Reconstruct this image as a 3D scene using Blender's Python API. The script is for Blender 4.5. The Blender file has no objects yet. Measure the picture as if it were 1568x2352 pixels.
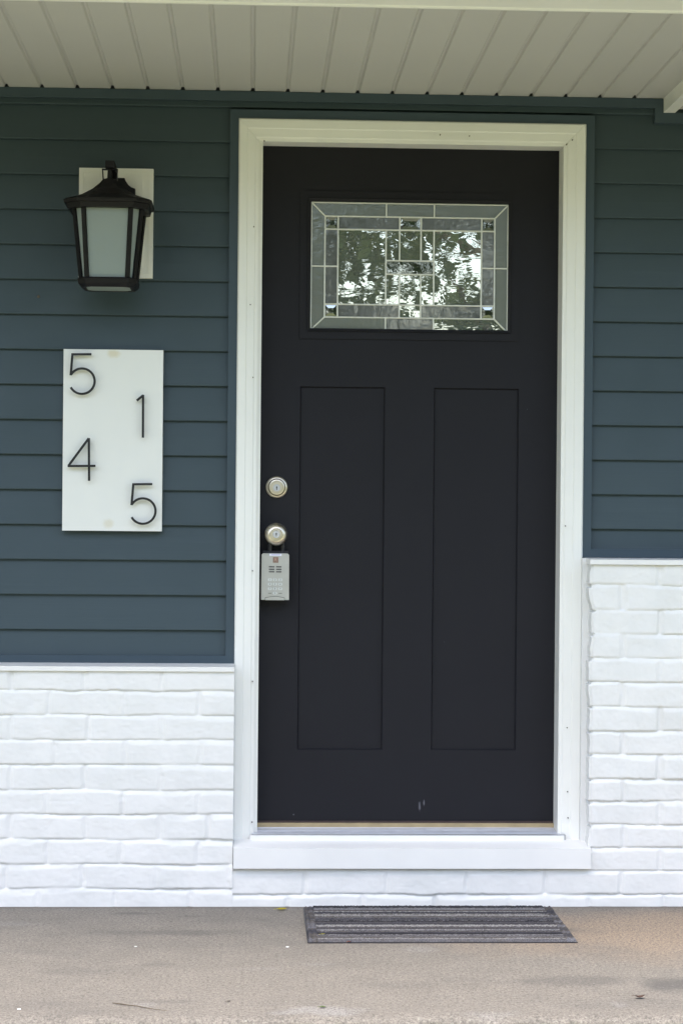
import bpy, bmesh, math, random
import numpy as np
from mathutils import Vector, Matrix

R = math.radians
scn = bpy.context.scene
C = bpy.data.collections.new("scene_objects"); scn.collection.children.link(C)
random.seed(4); rng = np.random.default_rng(7)

# ------------------------------------------------------------------ camera
F = 70 / 36 * 2352                     # focal length in units of a 1568 x 2352 picture
D = F / 785.0                          # distance to the siding plane (785 px per metre there)
CAM = Vector((0.0, -D, 1.144))
YAW, PITCH, ROLL = math.atan(204 / F), -7.3 / F, 0.0088
fw = Vector((math.sin(YAW) * math.cos(PITCH), math.cos(YAW) * math.cos(PITCH), math.sin(PITCH)))
rt0 = Vector((math.cos(YAW), -math.sin(YAW), 0)); up0 = rt0.cross(fw)
rt = rt0 * math.cos(ROLL) + up0 * math.sin(ROLL)
up = up0 * math.cos(ROLL) - rt0 * math.sin(ROLL)
cd = bpy.data.cameras.new("camera"); cam = bpy.data.objects.new("camera", cd); C.objects.link(cam)
cd.sensor_fit = 'VERTICAL'; cd.sensor_height = 36; cd.lens = 70; cd.clip_end = 2000; cd.clip_start = 0.05
m3 = Matrix((rt, up, -fw)).transposed().to_4x4(); m3.translation = CAM
cam.matrix_world = m3
scn.camera = cam

# ------------------------------------------------------------------ light
SUN_EL, SUN_ROT = R(70), R(207)       # veiled high sun in front and to the left of the porch
world = bpy.data.worlds.new("World"); scn.world = world; world.use_nodes = True
wn = world.node_tree.nodes; wl = world.node_tree.links
bg = wn["Background"]; sky = wn.new("ShaderNodeTexSky"); sky.sky_type = 'NISHITA'
sky.sun_disc = False; sky.sun_elevation = SUN_EL; sky.sun_rotation = SUN_ROT
sky.air_density = 1.25; sky.dust_density = 4.0; sky.ozone_density = 1.0
wl.new(sky.outputs[0], bg.inputs[0]); bg.inputs[1].default_value = 0.15
sd = Vector((math.sin(SUN_ROT) * math.cos(SUN_EL), math.cos(SUN_ROT) * math.cos(SUN_EL), math.sin(SUN_EL)))
ld = bpy.data.lights.new("sun", 'SUN'); ld.energy = 0.8; ld.angle = R(20); ld.color = (1, 0.97, 0.91)
sun = bpy.data.objects.new("sun", ld); C.objects.link(sun); sun.location = (0, 0, 20)
sun.rotation_euler = sd.to_track_quat('Z', 'Y').to_euler()
scn.view_settings.view_transform = 'Standard'; scn.view_settings.look = 'None'
scn.view_settings.gamma = 1; scn.view_settings.use_curve_mapping = False
scn.view_settings.exposure = 1.66

# ------------------------------------------------------------------ measuring
def ray(px, py):
    return fw * F + rt * (px - 784) - up * (py - 1176)
def W(px, py, y):                      # measured picture point -> (x, z) on the vertical plane y
    d = ray(px, py); t = (y - CAM.y) / d.y
    p = CAM + d * t
    return p.x, p.z
def G(px, py, z):                      # measured picture point -> (x, y) on the level plane z
    d = ray(px, py); t = (z - CAM.z) / d.z
    p = CAM + d * t
    return p.x, p.y

# ------------------------------------------------------------------ helpers
def link(o, parent=None):
    C.objects.link(o)
    if parent: o.parent = parent
    return o
def thing(name, label, cat, loc, group=None):
    o = bpy.data.objects.new(name, None); o.empty_display_size = 0.05
    link(o); o.location = loc; o['label'] = label; o['category'] = cat
    if group: o['group'] = group
    return o
def tag(o, label=None, cat=None, group=None, kind=None):
    if label: o['label'] = label
    if cat: o['category'] = cat
    if group: o['group'] = group
    if kind: o['kind'] = kind
    return o
def root_loc(p):
    v = Vector((0, 0, 0))
    while p: v += p.location; p = p.parent
    return v
def obj(name, bm, mats, parent=None, bevel=0, origin=None, smooth=False, seg=2):
    """link a bmesh built in world coordinates as one mesh object"""
    if bevel:
        es = [e for e in bm.edges if len(e.link_faces) == 2 and e.calc_face_angle(0) > 0.5]
        bmesh.ops.bevel(bm, geom=es, offset=bevel, segments=seg, affect='EDGES', clamp_overlap=True)
    off = root_loc(parent) if parent else Vector(origin or (0, 0, 0))
    for v in bm.verts: v.co -= off
    bmesh.ops.recalc_face_normals(bm, faces=bm.faces[:])
    me = bpy.data.meshes.new(name); bm.to_mesh(me); bm.free()
    for m in (mats if isinstance(mats, (list, tuple)) else [mats]): me.materials.append(m)
    if smooth:
        for p in me.polygons: p.use_smooth = True
        try: me.set_sharp_from_angle(angle=R(35))
        except Exception: pass
    o = bpy.data.objects.new(name, me); link(o, parent)
    if not parent and origin: o.location = origin
    return o
def npobj(name, verts, faces, mats, parent=None, smooth=True, origin=None):
    off = root_loc(parent) if parent else Vector(origin or (0, 0, 0))
    me = bpy.data.meshes.new(name)
    v = np.asarray(verts, dtype=np.float64) - np.array(off)
    f = np.asarray(faces, dtype=np.int32); n = f.shape[1]
    me.vertices.add(len(v)); me.vertices.foreach_set('co', v.astype(np.float32).ravel())
    me.loops.add(f.size); me.loops.foreach_set('vertex_index', f.ravel())
    me.polygons.add(len(f))
    me.polygons.foreach_set('loop_start', np.arange(0, f.size, n, dtype=np.int32))
    me.polygons.foreach_set('loop_total', np.full(len(f), n, dtype=np.int32))
    me.update(); me.validate()
    me.polygons.foreach_set('use_smooth', np.full(len(me.polygons), smooth))
    for m in (mats if isinstance(mats, (list, tuple)) else [mats]): me.materials.append(m)
    o = bpy.data.objects.new(name, me); link(o, parent)
    if not parent and origin: o.location = origin
    return o
def box(bm, x0, x1, y0, y1, z0, z1, mi=0):
    x0, x1 = sorted((x0, x1)); y0, y1 = sorted((y0, y1)); z0, z1 = sorted((z0, z1))
    v = [bm.verts.new(p) for p in ((x0,y0,z0),(x1,y0,z0),(x1,y1,z0),(x0,y1,z0),(x0,y0,z1),(x1,y0,z1),(x1,y1,z1),(x0,y1,z1))]
    for q in ((0,3,2,1),(4,5,6,7),(0,1,5,4),(1,2,6,5),(2,3,7,6),(3,0,4,7)):
        bm.faces.new([v[i] for i in q]).material_index = mi
def prism(bm, pts, a, b, mi=0):
    """pts: 3-D points of one end as f(t): list of (x,y,z); a and b are offset vectors"""
    A = [bm.verts.new(Vector(p) + Vector(a)) for p in pts]; B = [bm.verts.new(Vector(p) + Vector(b)) for p in pts]
    n = len(pts)
    bm.faces.new(A).material_index = mi; bm.faces.new(B[::-1]).material_index = mi
    for i in range(n): bm.faces.new((A[i], A[(i+1) % n], B[(i+1) % n], B[i])).material_index = mi
def tube(bm, path, rad, n=10, mi=0, ry=None):
    path = [Vector(p) for p in path]; rings = []
    rads = rad if isinstance(rad, (list, tuple)) else [rad] * len(path)
    ref = Vector((0.31, 0.17, 0.93)).normalized()
    for i, p in enumerate(path):
        d = (path[min(i+1, len(path)-1)] - path[max(i-1, 0)]).normalized()
        u = d.cross(ref); u = u.normalized() if u.length > 1e-4 else d.orthogonal().normalized()
        w = d.cross(u).normalized()
        rings.append([bm.verts.new(p + (u * math.cos(2*math.pi*k/n) + w * math.sin(2*math.pi*k/n)) * rads[i]) for k in range(n)])
    for a, b in zip(rings, rings[1:]):
        for k in range(n): bm.faces.new((a[k], a[(k+1) % n], b[(k+1) % n], b[k])).material_index = mi
    bm.faces.new(rings[0][::-1]).material_index = mi; bm.faces.new(rings[-1]).material_index = mi
def lathe(bm, cx, cz, y0, prof, n=48, mi=0):
    """turn profile [(radius, distance toward the viewer)] about an axis along y"""
    rings = []
    for r, d in prof:
        if r < 1e-6: rings.append([bm.verts.new((cx, y0 - d, cz))])
        else: rings.append([bm.verts.new((cx + r*math.cos(2*math.pi*k/n), y0 - d, cz + r*math.sin(2*math.pi*k/n))) for k in range(n)])
    for a, b in zip(rings, rings[1:]):
        for k in range(n):
            k2 = (k+1) % n
            if len(a) == 1 and len(b) == 1: continue
            f = (a[0], b[k2], b[k]) if len(a) == 1 else (a[k], a[k2], b[0]) if len(b) == 1 else (a[k], a[k2], b[k2], b[k])
            bm.faces.new(f).material_index = mi
def text_bm(bm, s, size, cx, cz, y, depth=0.0006, mi=0):
    cu = bpy.data.curves.new("t", 'FONT'); cu.body = s; cu.size = size; cu.extrude = depth / 2
    cu.align_x = 'CENTER'; cu.align_y = 'CENTER'
    to = bpy.data.objects.new("t", cu); C.objects.link(to)
    dg = bpy.context.evaluated_depsgraph_get()
    me = bpy.data.meshes.new_from_object(to.evaluated_get(dg))
    n0 = len(bm.verts); nf = len(bm.faces)
    bm.from_mesh(me); bm.verts.ensure_lookup_table(); bm.faces.ensure_lookup_table()
    for v in bm.verts[n0:]: v.co = Vector((v.co.x + cx, y - v.co.z, v.co.y + cz))
    for f in bm.faces[nf:]: f.material_index = mi
    bpy.data.objects.remove(to); bpy.data.meshes.remove(me); bpy.data.curves.remove(cu)

def vnoise(x, z, scale, seed=0):       # smooth value noise in numpy, -1..1
    g = np.random.default_rng(seed).random((257, 257))
    u = x * scale + 1000; v = z * scale + 1000
    i = np.floor(u).astype(int); j = np.floor(v).astype(int)
    a = u - i; b = v - j
    a = a*a*(3-2*a); b = b*b*(3-2*b); i %= 256; j %= 256
    return ((g[i, j]*(1-a) + g[i+1, j]*a)*(1-b) + (g[i, j+1]*(1-a) + g[i+1, j+1]*a)*b)*2 - 1
def fbm(x, z, scale, seed=0, oct=4, gain=0.5):
    s = 0; a = 1.0
    for k in range(oct): s = s + a * vnoise(x, z, scale * 2**k, seed + k); a *= gain
    return s

# ------------------------------------------------------------------ materials
class NT:
    def __init__(self, name):
        self.m = bpy.data.materials.new(name); self.m.use_nodes = True
        self.t = self.m.node_tree; self.n = self.t.nodes; self.p = self.n["Principled BSDF"]; self.out = self.n["Material Output"]
        self.tc = self.n.new("ShaderNodeTexCoord")
    def l(self, a, b): self.t.links.new(a, b)
    def val(self, s, v):
        if hasattr(v, 'links'): self.l(v, s)
        else: s.default_value = v
    def co(self, scale=(1,1,1), loc=(0,0,0), src=None):
        m = self.n.new("ShaderNodeMapping"); m.inputs['Scale'].default_value = scale; m.inputs['Location'].default_value = loc
        self.l(src or self.tc.outputs['Object'], m.inputs[0]); return m.outputs[0]
    def noise(self, scale, detail=4, rough=0.55, co=None, dist=0, fac=True):
        k = self.n.new("ShaderNodeTexNoise"); k.inputs['Scale'].default_value = scale; k.inputs['Detail'].default_value = detail
        k.inputs['Roughness'].default_value = rough; k.inputs['Distortion'].default_value = dist
        self.l(co or self.tc.outputs['Object'], k.inputs['Vector']); return k.outputs[0 if fac else 1]
    def ramp(self, fac, stops, interp='LINEAR'):
        r = self.n.new("ShaderNodeValToRGB"); r.color_ramp.interpolation = interp
        e = r.color_ramp.elements
        while len(e) < len(stops): e.new(0.5)
        for el, (p, c) in zip(e, stops):
            el.position = p; el.color = (c, c, c, 1) if not hasattr(c, '__len__') else (*c, 1)
        self.l(fac, r.inputs[0]); return r.outputs[0]
    def mix(self, fac, a, b, mode='MIX'):
        k = self.n.new("ShaderNodeMix"); k.data_type = 'RGBA'; k.blend_type = mode
        for s, v in ((k.inputs[0], fac), (k.inputs[6], a), (k.inputs[7], b)):
            if hasattr(v, '__len__') and not hasattr(v, 'links'): v = (*v, 1)
            self.val(s, v)
        return k.outputs[2]
    def math(self, op, a, b=0.0, c=0.0):
        k = self.n.new("ShaderNodeMath"); k.operation = op
        for s, v in zip(k.inputs, (a, b, c)): self.val(s, v)
        return k.outputs[0]
    def bump(self, h, strength=0.3, dist=0.01, normal=None):
        b = self.n.new("ShaderNodeBump"); b.inputs['Strength'].default_value = strength; b.inputs['Distance'].default_value = dist
        self.l(h, b.inputs['Height'])
        if normal: self.l(normal, b.inputs['Normal'])
        return b.outputs[0]
    def set(self, **k):
        for a, v in k.items():
            s = self.p.inputs[a.replace('_', ' ')]
            if hasattr(v, '__len__') and not hasattr(v, 'links') and len(v) == 3 and s.type == 'RGBA': v = (*v, 1)
            self.val(s, v)
        return self
    def blob(self, cx, cy, rx, ry, ax=0, ay=1, wob=0.35, sc=6, src=None):
        """soft-edged patch of its own shape, 1 inside, 0 outside, in the object's coordinates"""
        sp = self.n.new("ShaderNodeSeparateXYZ"); self.l(src or self.tc.outputs['Object'], sp.inputs[0])
        dx = self.math('DIVIDE', self.math('SUBTRACT', sp.outputs[ax], cx), rx)
        dy = self.math('DIVIDE', self.math('SUBTRACT', sp.outputs[ay], cy), ry)
        d = self.math('SQRT', self.math('ADD', self.math('MULTIPLY', dx, dx), self.math('MULTIPLY', dy, dy)))
        n = self.math('MULTIPLY', self.math('SUBTRACT', self.noise(sc, 6), 0.5), wob * 4)
        return self.ramp(self.math('ADD', d, n), [(0.25, 1.0), (1.0, 0.0)], 'EASE')

def simple(name, col, rough, var=0.06, nscale=8, bump=0.0, bscale=200, metallic=0.0, spec=0.5, bdist=0.001):
    k = NT(name)
    n = k.noise(nscale, 5)
    lo = tuple(c * (1 - var) for c in col); hi = tuple(min(1, c * (1 + var)) for c in col)
    k.set(Base_Color=k.ramp(n, [(0.3, lo), (0.7, hi)]), Metallic=metallic)
    k.p.inputs['Specular IOR Level'].default_value = spec
    k.set(Roughness=k.ramp(k.noise(nscale * 2.3, 4), [(0.3, rough * 0.88), (0.7, min(1, rough * 1.12))]))
    if bump: k.set(Normal=k.bump(k.noise(bscale, 3), bump, bdist))
    return k.m

def make_siding_mat():
    k = NT("slate_vinyl")
    g = k.noise(1.0, 5, 0.6, k.co((5, 40, 190)))
    col = k.mix(k.noise(3.0, 4), (0.043, 0.065, 0.077), (0.050, 0.074, 0.088))
    k.set(Base_Color=col, Roughness=k.ramp(k.noise(9, 4), [(0.3, 0.42), (0.7, 0.55)]), Normal=k.bump(g, 0.25, 0.0012))
    k.p.inputs['Specular IOR Level'].default_value = 0.28
    return k.m
def make_brick_mat():
    k = NT("white_painted_brick")
    col = k.mix(k.ramp(k.noise(7, 6, 0.6), [(0.42, 0.0), (0.75, 1.0)]), (0.785, 0.785, 0.775), (0.72, 0.73, 0.72))
    grain = k.noise(260, 4, 0.7)
    d_ = k.ramp(k.noise(2.1, 7, 0.7, k.co((1, 1, 1.6), (2, 0, 5))), [(0.56, 0.0), (0.74, 0.35)])
    col = k.mix(d_, col, (0.62, 0.61, 0.57))
    k.set(Base_Color=col, Roughness=0.55, Normal=k.bump(grain, 0.25, 0.0012))
    k.p.inputs['Specular IOR Level'].default_value = 0.35
    return k.m
def make_soffit_mat():
    k = NT("soffit_vinyl")
    g = k.noise(1.0, 4, 0.6, k.co((160, 5, 20)))
    k.set(Base_Color=k.mix(k.noise(2.5, 5), (0.515, 0.505, 0.495), (0.555, 0.545, 0.53)), Roughness=0.55, Normal=k.bump(g, 0.2, 0.001))
    return k.m
def make_door_mat():
    k = NT("black_door_paint")
    g = k.noise(420, 3, 0.6)
    k.p.inputs['Specular IOR Level'].default_value = 0.14
    k.set(Base_Color=k.mix(k.noise(4, 5), (0.0155, 0.0155, 0.0195), (0.019, 0.019, 0.0235)), Roughness=k.ramp(k.noise(6, 5), [(0.3, 0.45), (0.7, 0.58)]),
          Normal=k.bump(g, 0.22, 0.0008))
    x, z = W(966, 1850, 0.058)
    return k, x, z

M = {}
M['siding'] = make_siding_mat()
M['trim_dark'] = simple("slate_trim", (0.049, 0.073, 0.093), 0.45, 0.05, 5, 0.12, 300, spec=0.3)
M['brick'] = make_brick_mat()
M['soffit'] = make_soffit_mat()
M['white'] = simple("white_trim_paint", (0.84, 0.84, 0.81), 0.42, 0.025, 3.5, 0.10, 160)
M['sillwhite'] = simple("white_sill_paint", (0.80, 0.80, 0.79), 0.45, 0.03, 6, 0.2, 90)
M['plate'] = simple("mounting_block_vinyl", (0.84, 0.83, 0.77), 0.5, 0.03, 6)
M['dark_void'] = simple("dark_gap", (0.01, 0.01, 0.01), 0.9)
M['iron'] = simple("dark_bronze_metal", (0.006, 0.005, 0.006), 0.5, 0.2, 25, 0.25, 500, spec=0.28)
M['digit'] = simple("black_digit_metal", (0.006, 0.006, 0.0065), 0.55, 0.15, 30)
M['nickel'] = simple("satin_nickel", (0.70, 0.64, 0.53), 0.34, 0.06, 40, 0, metallic=1.0)
M['nickel_bright'] = simple("nickel_cylinder", (0.62, 0.63, 0.66), 0.35, 0.05, 60, metallic=0.5)
M['keyhole'] = simple("keyway_black", (0.02, 0.02, 0.02), 0.6)
M['box'] = simple("grey_beige_plastic", (0.43, 0.43, 0.39), 0.5, 0.05, 30, 0.1, 600)
M['box_dark'] = simple("black_plastic", (0.018, 0.018, 0.022), 0.45, 0.1, 30)
M['button'] = simple("pale_key_plastic", (0.58, 0.60, 0.58), 0.45, 0.05, 60)
M['glyph_shade'] = simple("dark_print_shade", (0.09, 0.10, 0.09), 0.7)
M['emblem'] = simple("brown_emblem", (0.24, 0.15, 0.115), 0.5, 0.1, 80)
M['emblem_pale'] = simple("pale_brown_print", (0.46, 0.31, 0.24), 0.5)
M['sticker'] = simple("white_sticker", (0.75, 0.75, 0.86), 0.45)
M['sticker_print'] = simple("lilac_print", (0.40, 0.41, 0.62), 0.5)
M['came'] = simple("silver_came", (0.74, 0.75, 0.70), 0.35, 0.05, 40, metallic=0.35)
M['alu'] = simple("mill_aluminium", (0.50, 0.51, 0.54), 0.36, 0.08, 25, metallic=0.6)
M['tan'] = simple("tan_wood_strip", (0.42, 0.33, 0.19), 0.5, 0.15, 18)
M['sweep'] = simple("maroon_weatherstrip", (0.055, 0.035, 0.035), 0.6, 0.2, 20)
M['nail'] = simple("nail_hole", (0.10, 0.085, 0.07), 0.7)
dk, dx_, dz_ = make_door_mat(); M['door'] = dk.m
M['bark'] = simple("bark", (0.12, 0.09, 0.06), 0.9, 0.3, 6, 0.8, 30, bdist=0.02)
M['shingle'] = simple("grey_shingles", (0.10, 0.10, 0.10), 0.9, 0.25, 12, 0.6, 60, bdist=0.01)
M['inside'] = simple("interior_paint", (0.30, 0.29, 0.26), 0.8)

def make_glass(name, grey, gloss, rough, bs, bstr, bdist, transp, stretch=(1,1,1)):
    k = NT(name)
    nrm = k.bump(k.noise(bs, 3, 0.5, k.co(stretch), 0.6), bstr, bdist)
    t = k.n
    dif = t.new("ShaderNodeBsdfDiffuse"); dif.inputs[0].default_value = (*grey, 1)
    trl = t.new("ShaderNodeBsdfTranslucent"); trl.inputs[0].default_value = (*grey, 1)
    tra = t.new("ShaderNodeBsdfTransparent"); tra.inputs[0].default_value = (0.8, 0.86, 0.82, 1)
    gl = t.new("ShaderNodeBsdfGlossy"); gl.inputs['Roughness'].default_value = rough; gl.inputs[0].default_value = (0.96, 1.0, 0.97, 1)
    k.l(nrm, gl.inputs['Normal'])
    m1 = t.new("ShaderNodeMixShader"); m1.inputs[0].default_value = 0.25; k.l(dif.outputs[0], m1.inputs[1]); k.l(trl.outputs[0], m1.inputs[2])
    m2 = t.new("ShaderNodeMixShader"); m2.inputs[0].default_value = transp; k.l(m1.outputs[0], m2.inputs[1]); k.l(tra.outputs[0], m2.inputs[2])
    m3_ = t.new("ShaderNodeMixShader"); m3_.inputs[0].default_value = gloss; k.l(m2.outputs[0], m3_.inputs[1]); k.l(gl.outputs[0], m3_.inputs[2])
    k.l(m3_.outputs[0], k.out.inputs[0]); return k.m
M['gl_main'] = make_glass("wavy_mirror_glass", (0.42, 0.46, 0.42), 0.60, 0.006, 10, 0.30, 0.00038, 0.25, (1, 1, 2.2))
M['gl_border'] = make_glass("seedy_border_glass", (0.20, 0.225, 0.20), 0.13, 0.13, 60, 0.3, 0.002, 0.15)
M['gl_grey'] = make_glass("grey_strip_glass", (0.18, 0.19, 0.20), 0.17, 0.05, 40, 0.3, 0.0015, 0.2)
M['gl_clear'] = make_glass("clear_bevel_glass", (0.02, 0.025, 0.02), 0.45, 0.006, 25, 0.3, 0.0010, 0.3)
def make_frost():
    k = NT("frosted_lantern_glass"); t = k.n
    c = (0.44, 0.51, 0.49, 1)
    dif = t.new("ShaderNodeBsdfDiffuse"); dif.inputs[0].default_value = c
    trl = t.new("ShaderNodeBsdfTranslucent"); trl.inputs[0].default_value = c
    gl = t.new("ShaderNodeBsdfGlossy"); gl.inputs['Roughness'].default_value = 0.4
    k.l(k.bump(k.noise(300, 2), 0.2, 0.001), gl.inputs['Normal'])
    m1 = t.new("ShaderNodeMixShader"); m1.inputs[0].default_value = 0.45; k.l(dif.outputs[0], m1.inputs[1]); k.l(trl.outputs[0], m1.inputs[2])
    m2 = t.new("ShaderNodeMixShader"); m2.inputs[0].default_value = 0.05; k.l(m1.outputs[0], m2.inputs[1]); k.l(gl.outputs[0], m2.inputs[2])
    k.l(m2.outputs[0], k.out.inputs[0]); return k.m
M['frost'] = make_frost()

# ------------------------------------------------------------------ depths (y, towards the viewer is negative)
Y_BRICK = -0.11; Y_TRIM = -0.028; Y_CASE = -0.036; Y_STOP = -0.012; Y_DOOR = 0.058
Z_SOF = W(784, 215, -0.02)[1]
Y_FASC = -1.044
XL, XR = -3.6, 4.2                     # how far the house front runs beyond the frame
ZG = -0.16                             # lawn level

# ================================================================== STRUCTURE: floor slab and lawn
def make_concrete():
    k = NT("old_concrete")
    big = k.noise(1.6, 6, 0.6); mid = k.noise(9, 6, 0.65); fine = k.noise(190, 4, 0.85); speck = k.noise(95, 2, 0.5)
    col = k.mix(k.ramp(mid, [(0.3, 0.0), (0.75, 1.0)]), (0.235, 0.213, 0.183), (0.305, 0.276, 0.238))
    warm = k.blob(1.15, -0.45, 0.85, 0.5, wob=0.25, sc=3)
    col = k.mix(k.math('MULTIPLY', warm, 0.85), col, (0.44, 0.325, 0.225))
    dirt = k.ramp(k.noise(2.2, 7, 0.7, k.co((1, 2.2, 1), (3, 1, 0))), [(0.52, 0.0), (0.72, 1.0)])
    col = k.mix(k.math('MULTIPLY', dirt, 0.6), col, (0.15, 0.142, 0.132))
    for (px, py, rx, ry, s) in ((395, 2142, 0.30, 0.05, 0.6), (320, 2098, 0.10, 0.025, 0.6), (450, 2104, 0.07, 0.02, 0.4), (360, 2215, 0.05, 0.03, 0.4),
                                (1290, 2137, 0.06, 0.03, 0.6), (1330, 2252, 0.25, 0.07, 0.55), (1560, 2262, 0.14, 0.11, 0.95), (385, 2300, 0.10, 0.03, 0.4), (175, 2230, 0.16, 0.07, 0.3)):
        x, y = G(px, py, 0)
        col = k.mix(k.math('MULTIPLY', k.blob(x, y, rx, ry, wob=0.3, sc=9), s), col, (0.11, 0.105, 0.10))
    for (px, py, rx, ry, s) in ((748, 2322, 0.13, 0.06, 0.6), (735, 2215, 0.06, 0.02, 0.2), (958, 2180, 0.07, 0.05, 0.3), (40, 2122, 0.09, 0.04, 0.25), (330, 2308, 0.05, 0.03, 0.35), (640, 2327, 0.04, 0.02, 0.35), (1120, 2330, 0.12, 0.04, 0.3), (1420, 2308, 0.03, 0.04, 0.35), (595, 2225, 0.09, 0.015, 0.2)):
        x, y = G(px, py, 0)
        col = k.mix(k.math('MULTIPLY', k.blob(x, y, rx, ry, wob=0.45, sc=14), s), col, (0.40, 0.39, 0.38))
    col = k.mix(k.ramp(fine, [(0.40, 0.75), (0.60, 0.0)]), col, (0.105, 0.095, 0.085))
    g2 = k.noise(105, 3, 0.9)
    col = k.mix(k.ramp(g2, [(0.38, 0.8), (0.49, 0.0)]), col, (0.10, 0.092, 0.084)); col = k.mix(k.ramp(g2, [(0.54, 0.0), (0.7, 0.28)]), col, (0.36, 0.335, 0.30))
    col = k.mix(k.ramp(speck, [(0.66, 0.0), (0.74, 0.35)]), col, (0.38, 0.38, 0.33))
    col = k.mix(k.ramp(k.noise(60, 2, 0.5, k.co((1, 1, 1), (5, 2, 0))), [(0.70, 0.0), (0.76, 0.6)]), col, (0.10, 0.09, 0.08))
    sp = k.n.new("ShaderNodeSeparateXYZ"); k.l(k.tc.outputs['Object'], sp.inputs[0])
    wallside = k.math('ADD', sp.outputs[1], k.math('MULTIPLY', k.math('SUBTRACT', k.noise(14, 6, 0.7), 0.5), 0.10))
    col = k.mix(k.ramp(k.math('ADD', wallside, 1.0), [(0.855, 0.0), (0.885, 0.6)]), col, (0.12, 0.105, 0.09))   # dirt swept against the brick
    h = k.math('ADD', fine, k.math('MULTIPLY', mid, 0.8))
    k.set(Base_Color=col, Roughness=0.85, Normal=k.bump(h, 0.45, 0.002))
    k.p.inputs['Specular IOR Level'].default_value = 0.3
    return k.m
M['concrete'] = make_concrete()
y_edge = G(784, 2340, 0)[1]
def porch_floor():
    nx = 900; xs = np.linspace(XL, XR, nx)
    yrow = np.concatenate([np.linspace(0.1, y_edge + 0.06, 40), y_edge + np.array([0.05, 0.04, 0.03, 0.022, 0.015, 0.009, 0.004, 0.0, -0.003, -0.004])])
    zrow = np.concatenate([np.zeros(41), [-0.0002, -0.0006, -0.0012, -0.0025, -0.0045, -0.0075, -0.013, -0.03, -0.21]])
    X, Yv = np.meshgrid(xs, yrow); Z = np.repeat(zrow[:, None], nx, 1)
    near = np.clip(1 - (Yv - y_edge) / 0.05, 0, 1)
    nz = fbm(X, Yv, 55, 3, 4, 0.6)
    Z = Z + near * nz * 0.0028 - near * np.clip(fbm(X, Yv * 0, 14, 21), 0.1, 1) * 0.006 * (near > 0.3)
    Yv = Yv + near * fbm(X, Z * 3, 30, 9, 4) * 0.006
    Z += 0.0006 * fbm(X, Yv, 2.0, 5)
    V = np.stack([X, Yv, Z], -1).reshape(-1, 3)
    r, c = Yv.shape; i = np.arange(r - 1)[:, None] * c + np.arange(c - 1)[None]
    Fq = np.stack([i, i + c, i + c + 1, i + 1], -1).reshape(-1, 4)
    return tag(npobj("porch_floor", V, Fq, M['concrete']), kind='structure')
porch_floor()
def make_lawn():
    k = NT("lawn_grass")
    col = k.mix(k.ramp(k.noise(1.2, 8, 0.7), [(0.35, 0.0), (0.65, 1.0)]), (0.185, 0.21, 0.07), (0.25, 0.265, 0.10))
    col = k.mix(k.ramp(k.noise(90, 4, 0.7), [(0.4, 0.6), (0.6, 0.0)]), col, (0.07, 0.08, 0.025))
    k.set(Base_Color=col, Roughness=0.9, Normal=k.bump(k.noise(140, 4, 0.8), 0.9, 0.03)); return k.m
bm = bmesh.new(); bmesh.ops.create_grid(bm, x_segments=40, y_segments=40, size=500)
for v in bm.verts: v.co.z = ZG
tag(obj("lawn", bm, make_lawn()), kind='structure')

def bounce_strip():  # unseen pale strip, added to bounce light onto ceiling and upper casing
    k = NT("buff_bounce")
    k.set(Base_Color=k.mix(k.noise(3, 6), (0.34, 0.35, 0.215), (0.42, 0.43, 0.275)), Roughness=0.9, Normal=k.bump(k.noise(150, 4), 0.3, 0.003))
    bm = bmesh.new(); box(bm, XL, XR, y_edge - 0.05, y_edge - 2.6, ZG - 0.1, ZG + 0.03)
    return tag(obj("bounce_strip", bm, k.m, bevel=0.01), kind='structure')
bounce_strip()

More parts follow.
